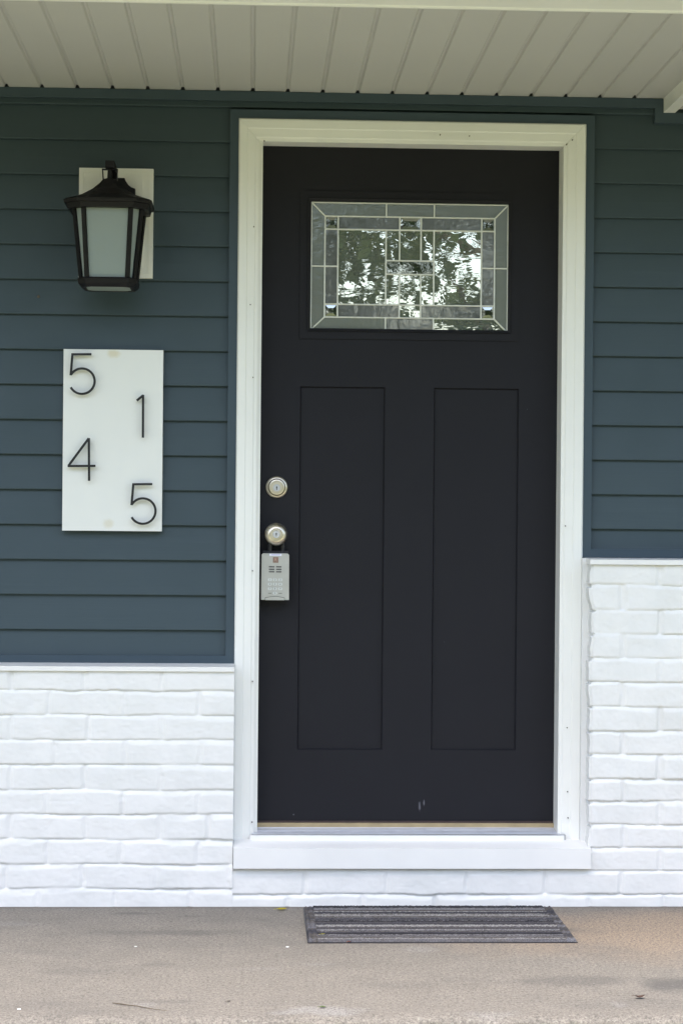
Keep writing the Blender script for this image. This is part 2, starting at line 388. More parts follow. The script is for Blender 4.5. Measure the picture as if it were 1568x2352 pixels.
# ================================================================== HOUSE FRONT: siding wall
sx_l = W(543.5, 900, Y_TRIM)[0]; sx_r = W(1341, 760, Y_TRIM)[0]         # casing outer edges
t_h = W(940, 276, Y_TRIM)[1]                                             # top of casing
z_bl = W(270, 1524, Y_TRIM)[1]; z_br = W(1460, 1281, Y_TRIM)[1]          # bottoms of siding left and right
jw = 20 / 785
sw = thing("siding_wall", "dark slate blue horizontal vinyl siding wall around the black front door", "wall", (-0.8, 0, 0))
Z_LINE = W(133, 803, -0.016)[1]; PITCH_S = 0.1016
def siding(name, x0, x1, zlo, zhi, seam=None):
    k0 = math.floor((zlo - Z_LINE) / PITCH_S) - 1; k1 = math.ceil((zhi - Z_LINE) / PITCH_S) + 1
    rows = []
    for k in range(k0, k1):
        b = Z_LINE + k * PITCH_S; t = b + PITCH_S
        for (z, y) in ((b, -0.0045), (b, -0.0155), (b + 0.0012, -0.0172), (b + 0.0035, -0.0176), (b + PITCH_S * 0.5, -0.0118), (t - 0.0005, -0.0050)):
            rows.append((z, y))
    rows = [(min(max(z, zlo), zhi), y) for z, y in rows if zlo - PITCH_S < z < zhi + PITCH_S]
    xs = np.linspace(x0, x1, max(2, int((x1 - x0) / 0.04)))
    if seam: xs = np.sort(np.concatenate([xs, [seam - 0.0002, seam + 0.0002]]))
    nx = len(xs)
    rz = np.array([r[0] for r in rows]); ry = np.array([r[1] for r in rows])
    X = np.repeat(xs[None], len(rows), 0); Z = np.repeat(rz[:, None], nx, 1); Yv = np.repeat(ry[:, None], nx, 1)
    wav = 0.0009 * vnoise(X, np.floor((Z - Z_LINE) / PITCH_S + 0.01) * 7.3, 2.2, 31)
    if seam: Yv = Yv - 0.0022 * (X < seam)
    Yv = Yv + wav; Z = Z + 0.0006 * vnoise(X, Z * 0 + 1.7, 1.4, 12) * ((Z > zlo + .01) & (Z < zhi - .01))
    V = np.stack([X, Yv, Z], -1).reshape(-1, 3); c = nx; r = len(rows)
    i = np.arange(r - 1)[:, None] * c + np.arange(c - 1)[None]
    Fq = np.stack([i, i + 1, i + c + 1, i + c], -1).reshape(-1, 4)
    return npobj(name, V, Fq, M['siding'], sw, smooth=False)
top_trim_b = W(784, 236, Y_TRIM)[1]
z_case_top = W(940, 277, Y_CASE)[1]
siding("siding", XL, sx_l - jw + 0.004, z_bl + 0.004, Z_SOF)
siding("siding", sx_r + jw - 0.004, XR, z_br + 0.004, Z_SOF)
siding("siding", sx_l - jw + 0.004, sx_r + jw - 0.004, z_case_top + 0.006, Z_SOF, W(1325, 250, -0.014)[0])
# J-channel trim: a mitred ring round the door, bottoms and the frieze under the ceiling
def channel(bm, x0, x1, z0, z1): box(bm, x0, x1, 0.0, Y_TRIM, z0, z1)
def jtrim(x0, x1, z0, z1):
    bm = bmesh.new(); channel(bm, x0, x1, z0, z1); return obj("channel_trim", bm, M['trim_dark'], sw, bevel=0.0025)
jb = 0.0245
jtrim(sx_l - jw, sx_l, z_bl + jb, z_case_top + jw)
jtrim(sx_r, sx_r + jw, z_br + jb, z_case_top + jw)
jtrim(sx_l, sx_r, z_case_top, z_case_top + jw)
jtrim(XL, sx_l, z_bl, z_bl + jb)
jtrim(sx_r, XR, z_br, z_br + jb)
xb = W(1522, 240, Y_TRIM)[0]; zb1 = W(1545, 260, Y_TRIM)[1]              # dropped beam at the right
xb0 = xb - 20 / 785
def frieze():
    bm = bmesh.new(); h = Z_SOF - top_trim_b
    box(bm, XL, xb0, 0.0, Y_TRIM - 0.004, top_trim_b, Z_SOF - 0.0005)
    return obj("frieze_trim", bm, M['trim_dark'], sw, bevel=0.003)
frieze()
bm = bmesh.new()
v = [(xb0, top_trim_b - 0.0005 + (Z_SOF - top_trim_b)), (xb, Z_SOF - 0.0005), (xb, zb1), (XR, zb1), (XR, zb1 - 0.030), (xb0, zb1 - 0.030)]
prism(bm, [(x, 0, z) for x, z in v], (0, Y_TRIM - 0.004, 0), (0, 0, 0)); obj("frieze_trim", bm, M['trim_dark'], sw, bevel=0.003)
# butt seam of the siding over the door and a little dark hole left by a fixing
bm = bmesh.new(); sx, sz = W(89, 681, -0.014); lathe(bm, sx, sz, -0.010, [(0.0045, 0), (0.0045, 0.004), (0.002, 0.0055), (0, 0.0055)], 12); obj("screw", bm, M['nail'], sw)
# sheathing behind: front with the door opening, sides and back, so the rooms inside are dark
ox0, ox1 = sx_l + 0.030, sx_r - 0.030; oz1 = z_case_top - 0.03
bm = bmesh.new()
box(bm, XL, ox0, 0.0005, 0.16, -0.2, Z_SOF - 0.004); box(bm, ox1, XR, 0.0005, 0.16, -0.2, Z_SOF - 0.004)
box(bm, ox0, ox1, 0.0005, 0.16, oz1, Z_SOF - 0.004)
box(bm, XL, XL + 0.15, 0.16, 7.0, -0.2, 2.9); box(bm, XR - 0.15, XR, 0.16, 7.0, -0.2, 2.9); box(bm, XL + 0.15, XR - 0.15, 6.85, 7.0, -0.2, 2.9)
box(bm, XL + 0.15, XR - 0.15, 0.16, 6.85, -0.21, 0.10)
obj("sheathing", bm, M['inside'], sw)

# ================================================================== porch roof: ceiling panels, front trim, beam, deck
pr = thing("porch_roof", "porch roof with pale grooved vinyl soffit ceiling above the front door", "porch roof", (0, -0.5, Z_SOF))
def soffit_panel(x0, x1, grooves, z, y0, y1, name):
    prof = [(x0, 0.0)]
    for g in grooves:
        if x0 + 0.02 < g < x1 - 0.02:
            prof += [(g - 0.0095, 0.0), (g - 0.0075, 0.0007), (g - 0.0035, 0.0062), (g + 0.0025, 0.0062), (g + 0.0055, 0.0007), (g + 0.0072, 0.0)]
            prof += [(g + 0.035, 0.0006), (g + 0.07, 0.0006)]
    prof += [(x1, 0.0)]
    px = np.array([p[0] for p in prof]); pz = np.array([p[1] for p in prof])
    ys = np.concatenate([[y0, y0 - 0.004, y0 - 0.010, y0 - 0.018], np.linspace(y0 - 0.03, y1, 22)])
    X = np.repeat(px[None], len(ys), 0); Yv = np.repeat(ys[:, None], len(px), 1)
    Z = z + np.repeat(pz[None], len(ys), 0) * np.where(np.repeat(pz[None], len(ys), 0) > 0.002, np.interp(-Yv, [-y0, -y0 + 0.006, -y0 + 0.018], [2.3, 2.2, 1.0]), 1.0) + 0.0011 * vnoise(X, Yv, 4.5, 77)
    V = np.stack([X, Yv, Z], -1).reshape(-1, 3); c = len(px)
    i = np.arange(len(ys) - 1)[:, None] * c + np.arange(c - 1)[None]
    return npobj(name, V, np.stack([i, i + 1, i + c + 1, i + c], -1).reshape(-1, 4), M['soffit'], pr, smooth=False)
gx = W(581.5, 210, -0.03)[0]
grooves = [gx + k * 0.1014 for k in range(-45, 45)]
soffit_panel(XL, xb + 0.001, grooves, Z_SOF, -0.024, Y_FASC - 0.012, "soffit_panel")
# dropped beam box at the right end of the ceiling
bm = bmesh.new(); lip = 0.034
box(bm, xb, xb + lip, -0.033, Y_FASC, zb1, Z_SOF + 0.03)
obj("beam_trim", bm, M['white'], pr, bevel=0.003)
soffit_panel(xb + lip, XR, [g + 0.03 for g in grooves], zb1 + 0.012, -0.024, Y_FASC - 0.012, "beam_soffit")
z_f = Z_SOF - 0.006
bm = bmesh.new()
prism(bm, [(XL, Y_FASC, Z_SOF + 0.03), (XL, Y_FASC, z_f), (XL, Y_FASC - 0.012, z_f - 0.001), (XL, Y_FASC - 0.018, z_f + 0.003), (XL, Y_FASC - 0.15, z_f + 0.004), (XL, Y_FASC - 0.15, Z_SOF + 0.24), (XL, Y_FASC - 0.02, Z_SOF + 0.24)], (0, 0, 0), (XR - XL, 0, 0))
obj("fascia", bm, M['white'], pr, bevel=0.002)
bm = bmesh.new()
yf = Y_FASC - 0.26; zt = Z_SOF + 0.25
prism(bm, [(XL - 0.4, yf, zt), (XL - 0.4, 3.4, zt + 1.5), (XL - 0.4, 7.6, zt - 0.05), (XL - 0.4, 7.6, zt - 0.10), (XL - 0.4, 3.4, zt + 1.42), (XL - 0.4, yf, zt - 0.05)],
      (0, 0, 0), (XR - XL + 0.8, 0, 0))
obj("roof_deck", bm, M['shingle'], pr)

# ================================================================== painted brick
bw = thing("brick_wall", "white painted brick wainscot wall below the siding and under the door sill", "wall", (-0.7, Y_BRICK, 0))
def brick_sheet(name, x0, x1, z0, z1, bottoms, joints, dj, seed, mort=0.014, dx=0.0036, dz=0.0024, ret_l=0.0, ret_r=0.0, rough=1.0, nblur=2, bedd=0.0062, hw=1.0):
    """one face of laid brick: bottoms = heights of course bottoms (top course first), joints = head joints per course"""
    xs = np.arange(x0, x1 + dx / 2, dx); zs = np.arange(z0, z1 + dz / 2, dz)
    X, Z = np.meshgrid(xs, zs)
    wz = Z + 0.0024 * fbm(X, Z * 2.0, 8, seed + 1, 3) + 0.0010 * vnoise(X, Z, 55, seed + 2)
    wx = X + 0.0022 * fbm(X, Z, 25, seed + 3, 3)
    bt = np.array(bottoms); H = np.zeros_like(X)
    k = np.clip((bt[None, None, :] > wz[..., None]).sum(-1), 0, len(bt) - 1)          # course index
    zb = bt[k]; ztop = np.where(k == 0, z1 + 0.02, bt[np.maximum(k - 1, 0)])
    r = np.random.default_rng(seed)
    mvar = mort * (1 + 0.5 * fbm(X, Z * 0.3, 7, seed + 5, 3))
    t = np.clip((wz - (ztop - mvar)) / mvar, 0, 1)
    bed = bedd * (1 + 0.55 * fbm(X, Z * 0.4, 9, seed + 6, 3)) * (t ** (1.2 + 0.5 * vnoise(X, Z, 5, seed + 8))) * (t > 0)
    head = np.zeros_like(X); face = np.zeros_like(X)
    for c in range(len(bt)):
        msk = k == c
        js = np.array(sorted(joints[c])); dep = dj * r.uniform(0.35, 1.1, len(js)); wd = r.uniform(0.004, 0.0062, len(js)) * hw
        xx = wx[msk]; hh = np.zeros_like(xx)
        for jx, de, w in zip(js, dep, wd):
            d = np.abs(xx - jx - 0.0008 * np.sin(Z[msk] * 90 + jx * 50)) / w
            hh = np.maximum(hh, de * np.clip(1.55 - d, 0, 1) ** 0.7)
        head[msk] = hh
        bi = np.searchsorted(js, xx); off = r.normal(0, 0.0013, len(js) + 1); til = r.normal(0, 0.006, len(js) + 1); tz = r.normal(0, 0.012, len(js) + 1)
        face[msk] = off[bi] + til[bi] * (xx - np.append(js, x1)[np.minimum(bi, len(js))] + 0.1) + tz[bi] * (Z[msk] - zb[msk] - 0.03)
    low = np.clip(1 - (wz - zb) / 0.005, 0, 1)                                            # rounded lower arris
    arris = 0.0022 * low ** 2
    rg = rough * (0.0007 * fbm(X, Z, 24, seed + 7, 3, 0.5) + 0.0004 * vnoise(X, Z, 150, seed + 9))
    crack = np.clip(np.abs(vnoise(X * 0.25, Z, 38, seed + 11)) * 14, 0, 1); rare = np.clip(vnoise(X, Z, 7, seed + 12) * 3 - 1.25, 0, 1)
    H = face * 0.8 + rg - np.maximum(bed, head) - arris - 0.0012 * (1 - crack) * rare
    for _ in range(nblur):
        P = np.pad(H, 1, mode='edge'); H = 0.5 * H + 0.125 * (P[:-2, 1:-1] + P[2:, 1:-1] + P[1:-1, :-2] + P[1:-1, 2:])
    Xo = X.copy()
    for side, ret in ((0, ret_l), (1, ret_r)):
        if ret:
            e = np.clip(1 - (X - x0) / 0.03, 0, 1) if side == 0 else np.clip(1 - (x1 - X) / 0.03, 0, 1)
            sgn = 1 if side == 0 else -1
            Xo += sgn * e * (np.where(t > 0.05, 0.007, 0) + 0.004 * (fbm(Z, X * 0, 22, seed + 20, 3)))
            H = H - 0.004 * np.clip(1 - (e < 0.8) * 1.0, 0, 1) * e
    Yv = Y_BRICK - H
    # skirts back to the wall along all four sides
    V = np.stack([Xo, Yv, Z], -1)
    top = V[-1:].copy(); top[..., 1] = -0.0; bot = V[:1].copy(); bot[..., 1] = 0.0
    V = np.concatenate([bot, V, top], 0)
    lef = V[:, :1].copy(); lef[..., 1] = 0.0; rig = V[:, -1:].copy(); rig[..., 1] = 0.0
    V = np.concatenate([lef, V, rig], 1)
    rr, cc = V.shape[:2]; i = np.arange(rr - 1)[:, None] * cc + np.arange(cc - 1)[None]
    o = npobj(name, V.reshape(-1, 3), np.stack([i, i + 1, i + cc + 1, i + cc], -1).reshape(-1, 4), M['brick'], bw, smooth=True)
    try: o.data.set_sharp_from_angle(angle=R(55))
    except Exception: pass
    return o
bx_l = W(537.5, 1750, Y_BRICK)[0]; bx_r = W(1352.5, 1700, Y_BRICK)[0]
def jx(px, py): return W(px, py, Y_BRICK)[0]
BL = 174.5 / 785 * 0.981
yl = [1586.3, 1642.4, 1699, 1756.6, 1814.2, 1870.0, 1928.3, 1985.2, 2041.0, 2100]
jl = [[27,196,374],[113,288,459],[27,202,374],[124,288,459],[25,196,369],[108,283,455],[22,196,366,479],[108,279,454],[14,189,360,525],[86,263,437]]
zl_ = [W(252, y, Y_BRICK)[1] for y in yl]
jl_ = []
for y, js in zip(yl, jl):
    a = [jx(p, y - 25) for p in js]; b = a[0]
    while b > XL: b -= BL; a.append(b)
    jl_.append(a)
z_capl = W(270, 1541, Y_BRICK)[1]
brick_sheet("brickwork", XL, bx_l, 0.0, z_capl, zl_, jl_, 0.0058, 101, mort=0.014, dx=0.0040, rough=1.2, nblur=2, bedd=0.0056)
yr = [1343.7, 1399, 1455, 1511, 1566.4, 1623.3, 1678.5, 1734.2, 1788.4, 1840.5, 1893.9, 1948, 2000.2]
zr_ = [W(1450, y, Y_BRICK)[1] for y in yr]
zr_.append(W(1200, 2055, Y_BRICK)[1]); zr_.append(-0.05)
jr_ = []
for i, y in enumerate(yr):
    b = jx(1515 if i % 2 == 0 else 1430, y - 25); a = [b]
    while b < XR: b += BL; a.append(b)
    jr_.append(a)
a = [jx(p, 2030) for p in (700, 887, 1071, 1251, 1425)]; b = a[-1]
while b < XR: b += BL; a.append(b)
c_ = [jx(p, 2070) for p in (660, 832, 998, 1169, 1350)]; b = c_[-1]
while b < XR: b += BL; c_.append(b)
z_sill_b = W(940, 1995.5, -0.125)[1]
z_capr = W(1460, 1297, Y_BRICK)[1]
brick_sheet("brickwork", bx_r, XR, z_sill_b - 0.004, z_capr, zr_[:13], jr_, 0.0085, 202, mort=0.013, dx=0.0032, ret_l=1.0, hw=1.35, rough=1.2, bedd=0.0066)
brick_sheet("brickwork", bx_l - 0.004, XR, 0.0, z_sill_b - 0.0045, [zr_[12], zr_[13], zr_[14]], [jr_[12], a, c_], 0.0065, 303, mort=0.012)
for (xa, xb_, zt_) in ((bx_l - 0.006, sx_l + 0.003, z_bl - 0.002), (sx_r - 0.003, bx_r + 0.022, z_br - 0.002)):
    bm = bmesh.new(); box(bm, xa, xb_, 0.0, -0.052, 0.0, zt_); obj("brick_return", bm, M['brick'], bw, bevel=0.003)
def ledge(x0, x1, zc, hb):
    bm = bmesh.new()
    prism(bm, [(x0, 0.0, zc + hb + 0.004), (x0, Y_BRICK - 0.010, zc + hb), (x0, Y_BRICK - 0.010, zc), (x0, 0, zc)], (0, 0, 0), (x1 - x0, 0, 0))
    return obj("ledge_cap", bm, M['sillwhite'], bw, bevel=0.002)
hl = W(270, 1531, Y_BRICK - .01)[1] - z_capl; ledge(XL, bx_l - 0.002, z_capl, hl)
hr = W(1460, 1286, Y_BRICK - .01)[1] - z_capr; ledge(bx_r - 0.004, XR, z_capr, hr)

# ================================================================== door frame
df = thing("door_frame", "white door casing with mitred corners, wide sill and grooved metal threshold", "door frame", ((sx_l + sx_r) / 2, 0, z_sill_b))
z_cb = W(560, 1929, Y_CASE)[1]
ci_l = W(590.5, 900, Y_CASE)[0]; ci_r = W(1289.5, 900, Y_CASE)[0]; ci_t = W(940, 329, Y_CASE)[1]
do_l = W(597.5, 1100, Y_STOP)[0]; do_r = W(1285, 1100, Y_STOP)[0]; do_t = W(940, 331.5, Y_STOP)[1] 
wc_l = ci_l - sx_l; wc_r = sx_r - ci_r; wc_t = z_case_top - ci_t
PROF = [(0.0, 0.0), (0.0, 0.85), (0.06, 1.0), (0.42, 1.0), (0.47, 0.93), (0.80, 0.88), (0.86, 0.80), (1.0, 0.76), (1.0, 0.0)]   # across, height
def casing_piece(ax):
    bm = bmesh.new(); g = 0.0004; a_ = []; b_ = []
    for s, h in PROF:
        y = 0.001 + (Y_CASE - 0.001) * h
        if ax == 'l': x = sx_l + wc_l * s; a_.append((x, y, z_cb)); b_.append((x, y, z_case_top - wc_t * s - g))
        if ax == 'r': x = sx_r - wc_r * s; a_.append((x, y, z_cb)); b_.append((x, y, z_case_top - wc_t * s - g))
        if ax == 't': z = z_case_top - wc_t * s; a_.append((sx_l + wc_l * s + g, y, z)); b_.append((sx_r - wc_r * s - g, y, z))
    A = [bm.verts.new(p) for p in a_]; B = [bm.verts.new(p) for p in b_]; n = len(A)
    bm.faces.new(A); bm.faces.new(B[::-1])
    for i in range(n): bm.faces.new((A[i], A[(i+1) % n], B[(i+1) % n], B[i]))
    return obj("casing", bm, M['white'], df)
for ax in 'lrt': casing_piece(ax)
z_jb = W(597, 1911, Y_STOP)[1]
def jamb(x0, x1, z0, z1):
    bm = bmesh.new(); box(bm, x0, x1, Y_STOP, 0.15, z0, z1); return obj("jamb", bm, M['white'], df, bevel=0.0025)
jamb(ci_l - 0.012, do_l, z_jb - 0.02, do_t); jamb(do_r, ci_r + 0.012, z_jb - 0.02, do_t); jamb(ci_l - 0.012, ci_r + 0.012, do_t + 0.0008, ci_t + 0.02)
# sill: sloping board with a deep front edge
zs_f = W(940, 1949, -0.125)[1]; zs_b = W(940, 1929, Y_CASE - 0.01)[1]
sxl = bx_l + 0.0006; sxr = bx_r + 0.005
bm = bmesh.new()
prism(bm, [(sxl, -0.125, z_sill_b), (sxl, -0.125, zs_f), (sxl, Y_CASE - 0.012, zs_b), (sxl, 0.14, zs_b + 0.002), (sxl, 0.14, z_sill_b)], (0, 0, 0), (sxr - sxl, 0, 0))
obj("sill", bm, M['sillwhite'], df, bevel=0.004, seg=3)
# threshold
z_th0 = W(940, 1917, -0.046)[1]; z_th1 = W(940, 1900.5, 0.044)[1]
txl = W(578, 1917, -0.046)[0]; txr = W(1298, 1917, -0.046)[0]
def threshold():
    bm = bmesh.new(); n = 5; pts = []
    for i in range(n):
        for f, d in ((0.0, 0), (0.62, 0), (0.70, -0.0028), (0.94, -0.0028)):
            s = (i + f) / n; pts.append((-0.046 + 0.09 * s, z_th0 + (z_th1 - z_th0) * s + d))
    pts.append((0.044, z_th1))
    x0 = [(txl, y, z) for y, z in pts] + [(txl, 0.044, zs_b - 0.004), (txl, -0.046, zs_b - 0.004)]
    prism(bm, x0, (0, 0, 0), (txr - txl, 0, 0)); return obj("threshold", bm, M['alu'], df)
threshold()
bm = bmesh.new(); box(bm, sx_l + 0.05, sx_r - 0.05, -0.0465, -0.053, zs_b - 0.004, z_th0 - 0.002); obj("threshold_nose", bm, M['sillwhite'], df, bevel=0.0015)
z_tan1 = W(940, 1891, 0.046)[1]
bm = bmesh.new(); box(bm, do_l + 0.0005, do_r - 0.0005, 0.0442, 0.12, z_th1 - 0.012, z_tan1); obj("oak_strip", bm, M['tan'], df, bevel=0.002)
for (px, py) in ((1010, 310), (1077, 313), (607, 324), (1300, 332), (1313, 322), (583, 521), (581, 867), (580, 1311), (580, 1565), (579, 1888), (1297, 1208), (1301, 1671), (1302, 1818), (1303, 1878), (575, 700)):
    nx, nz = W(px, py, Y_CASE * 0.9)
    bm = bmesh.new(); lathe(bm, nx, nz, Y_CASE * 0.75, [(0.0017, 0), (0.0017, 0.0125), (0, 0.0125)], 10); obj("nail", bm, M['nail'], df)

# ================================================================== front door
dl = do_l + 0.0; drr = do_r; dzt = do_t + 0.004; dzb = W(940, 1885, Y_DOOR)[1]
fd = thing("front_door", "black craftsman front door with leaded glass window and two tall recessed panels", "door", ((dl + drr) / 2, Y_DOOR, dzb))
d0x, d1x = do_l - 0.010, do_r + 0.010; d1z = do_t + 0.010
gl0 = W(714.5, 610, Y_DOOR)[0]; gl1 = W(1165.5, 610, Y_DOOR)[0]; glt = W(940, 467.5, Y_DOOR)[1]; glb = W(940, 760.5, Y_DOOR)[1]
fr0 = W(689, 610, Y_DOOR)[0]; fr1 = W(1190, 610, Y_DOOR)[0]; frt = W(940, 442, Y_DOOR)[1]; frb = W(940, 781, Y_DOOR)[1]
p1a = W(685.5, 1305, Y_DOOR)[0]; p1b = W(881, 1305, Y_DOOR)[0]; p2a = W(992.5, 1305, Y_DOOR)[0]; p2b = W(1187.5, 1305, Y_DOOR)[0]
pt = W(940, 890, Y_DOOR)[1]; pb = W(940, 1723, Y_DOOR)[1]
def door_slab():
    bm = bmesh.new()
    xs = [d0x, p1a, p1b, p2a, p2b, d1x]; zs = [dzb, pb, pt, None, None, d1z]
    g0, g1 = gl0 - 0.006, gl1 + 0.006; h0, h1 = glb - 0.006, glt + 0.006
    def quad(a, b, c, d, y=Y_DOOR):
        bm.faces.new([bm.verts.new((x, y, z)) for x, z in ((a, c), (b, c), (b, d), (a, d))])
    quad(d0x, d1x, dzb, pb); quad(d0x, p1a, pb, pt); quad(p1b, p2a, pb, pt); quad(p2b, d1x, pb, pt)
    quad(d0x, d1x, pt, h0); quad(d0x, g0, h0, h1); quad(g1, d1x, h0, h1); quad(d0x, d1x, h1, d1z)
    def rec(a, b, c, d, dep, ins):
        o = [(a, c), (b, c), (b, d), (a, d)]; i = [(a+ins, c+ins), (b-ins, c+ins), (b-ins, d-ins), (a+ins, d-ins)]
        O = [bm.verts.new((x, Y_DOOR, z)) for x, z in o]; I = [bm.verts.new((x, Y_DOOR + dep, z)) for x, z in i]
        for q in range(4): bm.faces.new((O[q], O[(q+1) % 4], I[(q+1) % 4], I[q]))
        return I
    for a, b in ((p1a, p1b), (p2a, p2b)): bm.faces.new(rec(a, b, pb, pt, 0.0085, 0.0040))
    I = rec(g0, g1, h0, h1, 0.045, 0.0)
    B = [bm.verts.new((x, Y_DOOR + 0.045, z)) for x, z in ((d0x, dzb), (d1x, dzb), (d1x, d1z), (d0x, d1z))]
    for q in range(4): bm.faces.new((I[q], I[(q+1) % 4], B[(q+1) % 4], B[q]))
    Fv = [bm.verts.new((x, Y_DOOR, z)) for x, z in ((d0x, dzb), (d1x, dzb), (d1x, d1z), (d0x, d1z))]
    for q in range(4): bm.faces.new((Fv[q], Fv[(q+1) % 4], B[(q+1) % 4], B[q]))
    bmesh.ops.remove_doubles(bm, verts=bm.verts[:], dist=1e-6)
    # scuff marks low on the slab, in the paint itself
    col = dk.p.inputs['Base Color'].links[0].from_socket
    cx0, cz0 = (dl + drr) / 2, dzb
    for (px, py, rx, rz) in ((963, 1851, 0.005, 0.017), (973, 1844, 0.003, 0.013), (674, 1871, 0.003, 0.003), (1210, 940, 0.0015, 0.0015), (1020, 1475, 0.001, 0.001)):
        x, z = W(px, py, Y_DOOR)
        col = dk.mix(dk.math('MULTIPLY', dk.blob(x - cx0, z - cz0, rx, rz, 0, 2, 0.35, 60), 0.55), col, (0.22, 0.22, 0.25))
    dk.set(Base_Color=col)
    return obj("slab", bm, M['door'], fd)
door_slab()
def ring(bm, a, b, c, d, w, y0, y1, slope=0.0):
    """picture-frame ring: outer rectangle a..b, c..d, width w, front y1; slope sinks the inner edge"""
    for (o, i) in (((a, c), (a+w, c+w)),):
        O = [(a, c), (b, c), (b, d), (a, d)]; I = [(a+w, c+w), (b-w, c+w), (b-w, d-w), (a+w, d-w)]
        OB = [bm.verts.new((x, y0, z)) for x, z in O]; OF = [bm.verts.new((x, y1, z)) for x, z in O]
        IF = [bm.verts.new((x, y1 + slope, z)) for x, z in I]; IB = [bm.verts.new((x, y0, z)) for x, z in I]
        for q in range(4):
            r = (q+1) % 4
            bm.faces.new((OB[q], OB[r], OF[r], OF[q])); bm.faces.new((OF[q], OF[r], IF[r], IF[q])); bm.faces.new((IF[q], IF[r], IB[r], IB[q]))
bm = bmesh.new(); ring(bm, fr0, fr1, frb, frt, 0.0305, Y_DOOR + 0.001, Y_DOOR - 0.004, 0.0); obj("window_frame", bm, M['door'], fd, bevel=0.002)
bm = bmesh.new(); ring(bm, fr0 + 0.0225, fr1 - 0.0225, frb + 0.0225, frt - 0.0225, 0.009, Y_DOOR - 0.004, Y_DOOR - 0.0085, 0.006); obj("window_bead", bm, M['door'], fd)
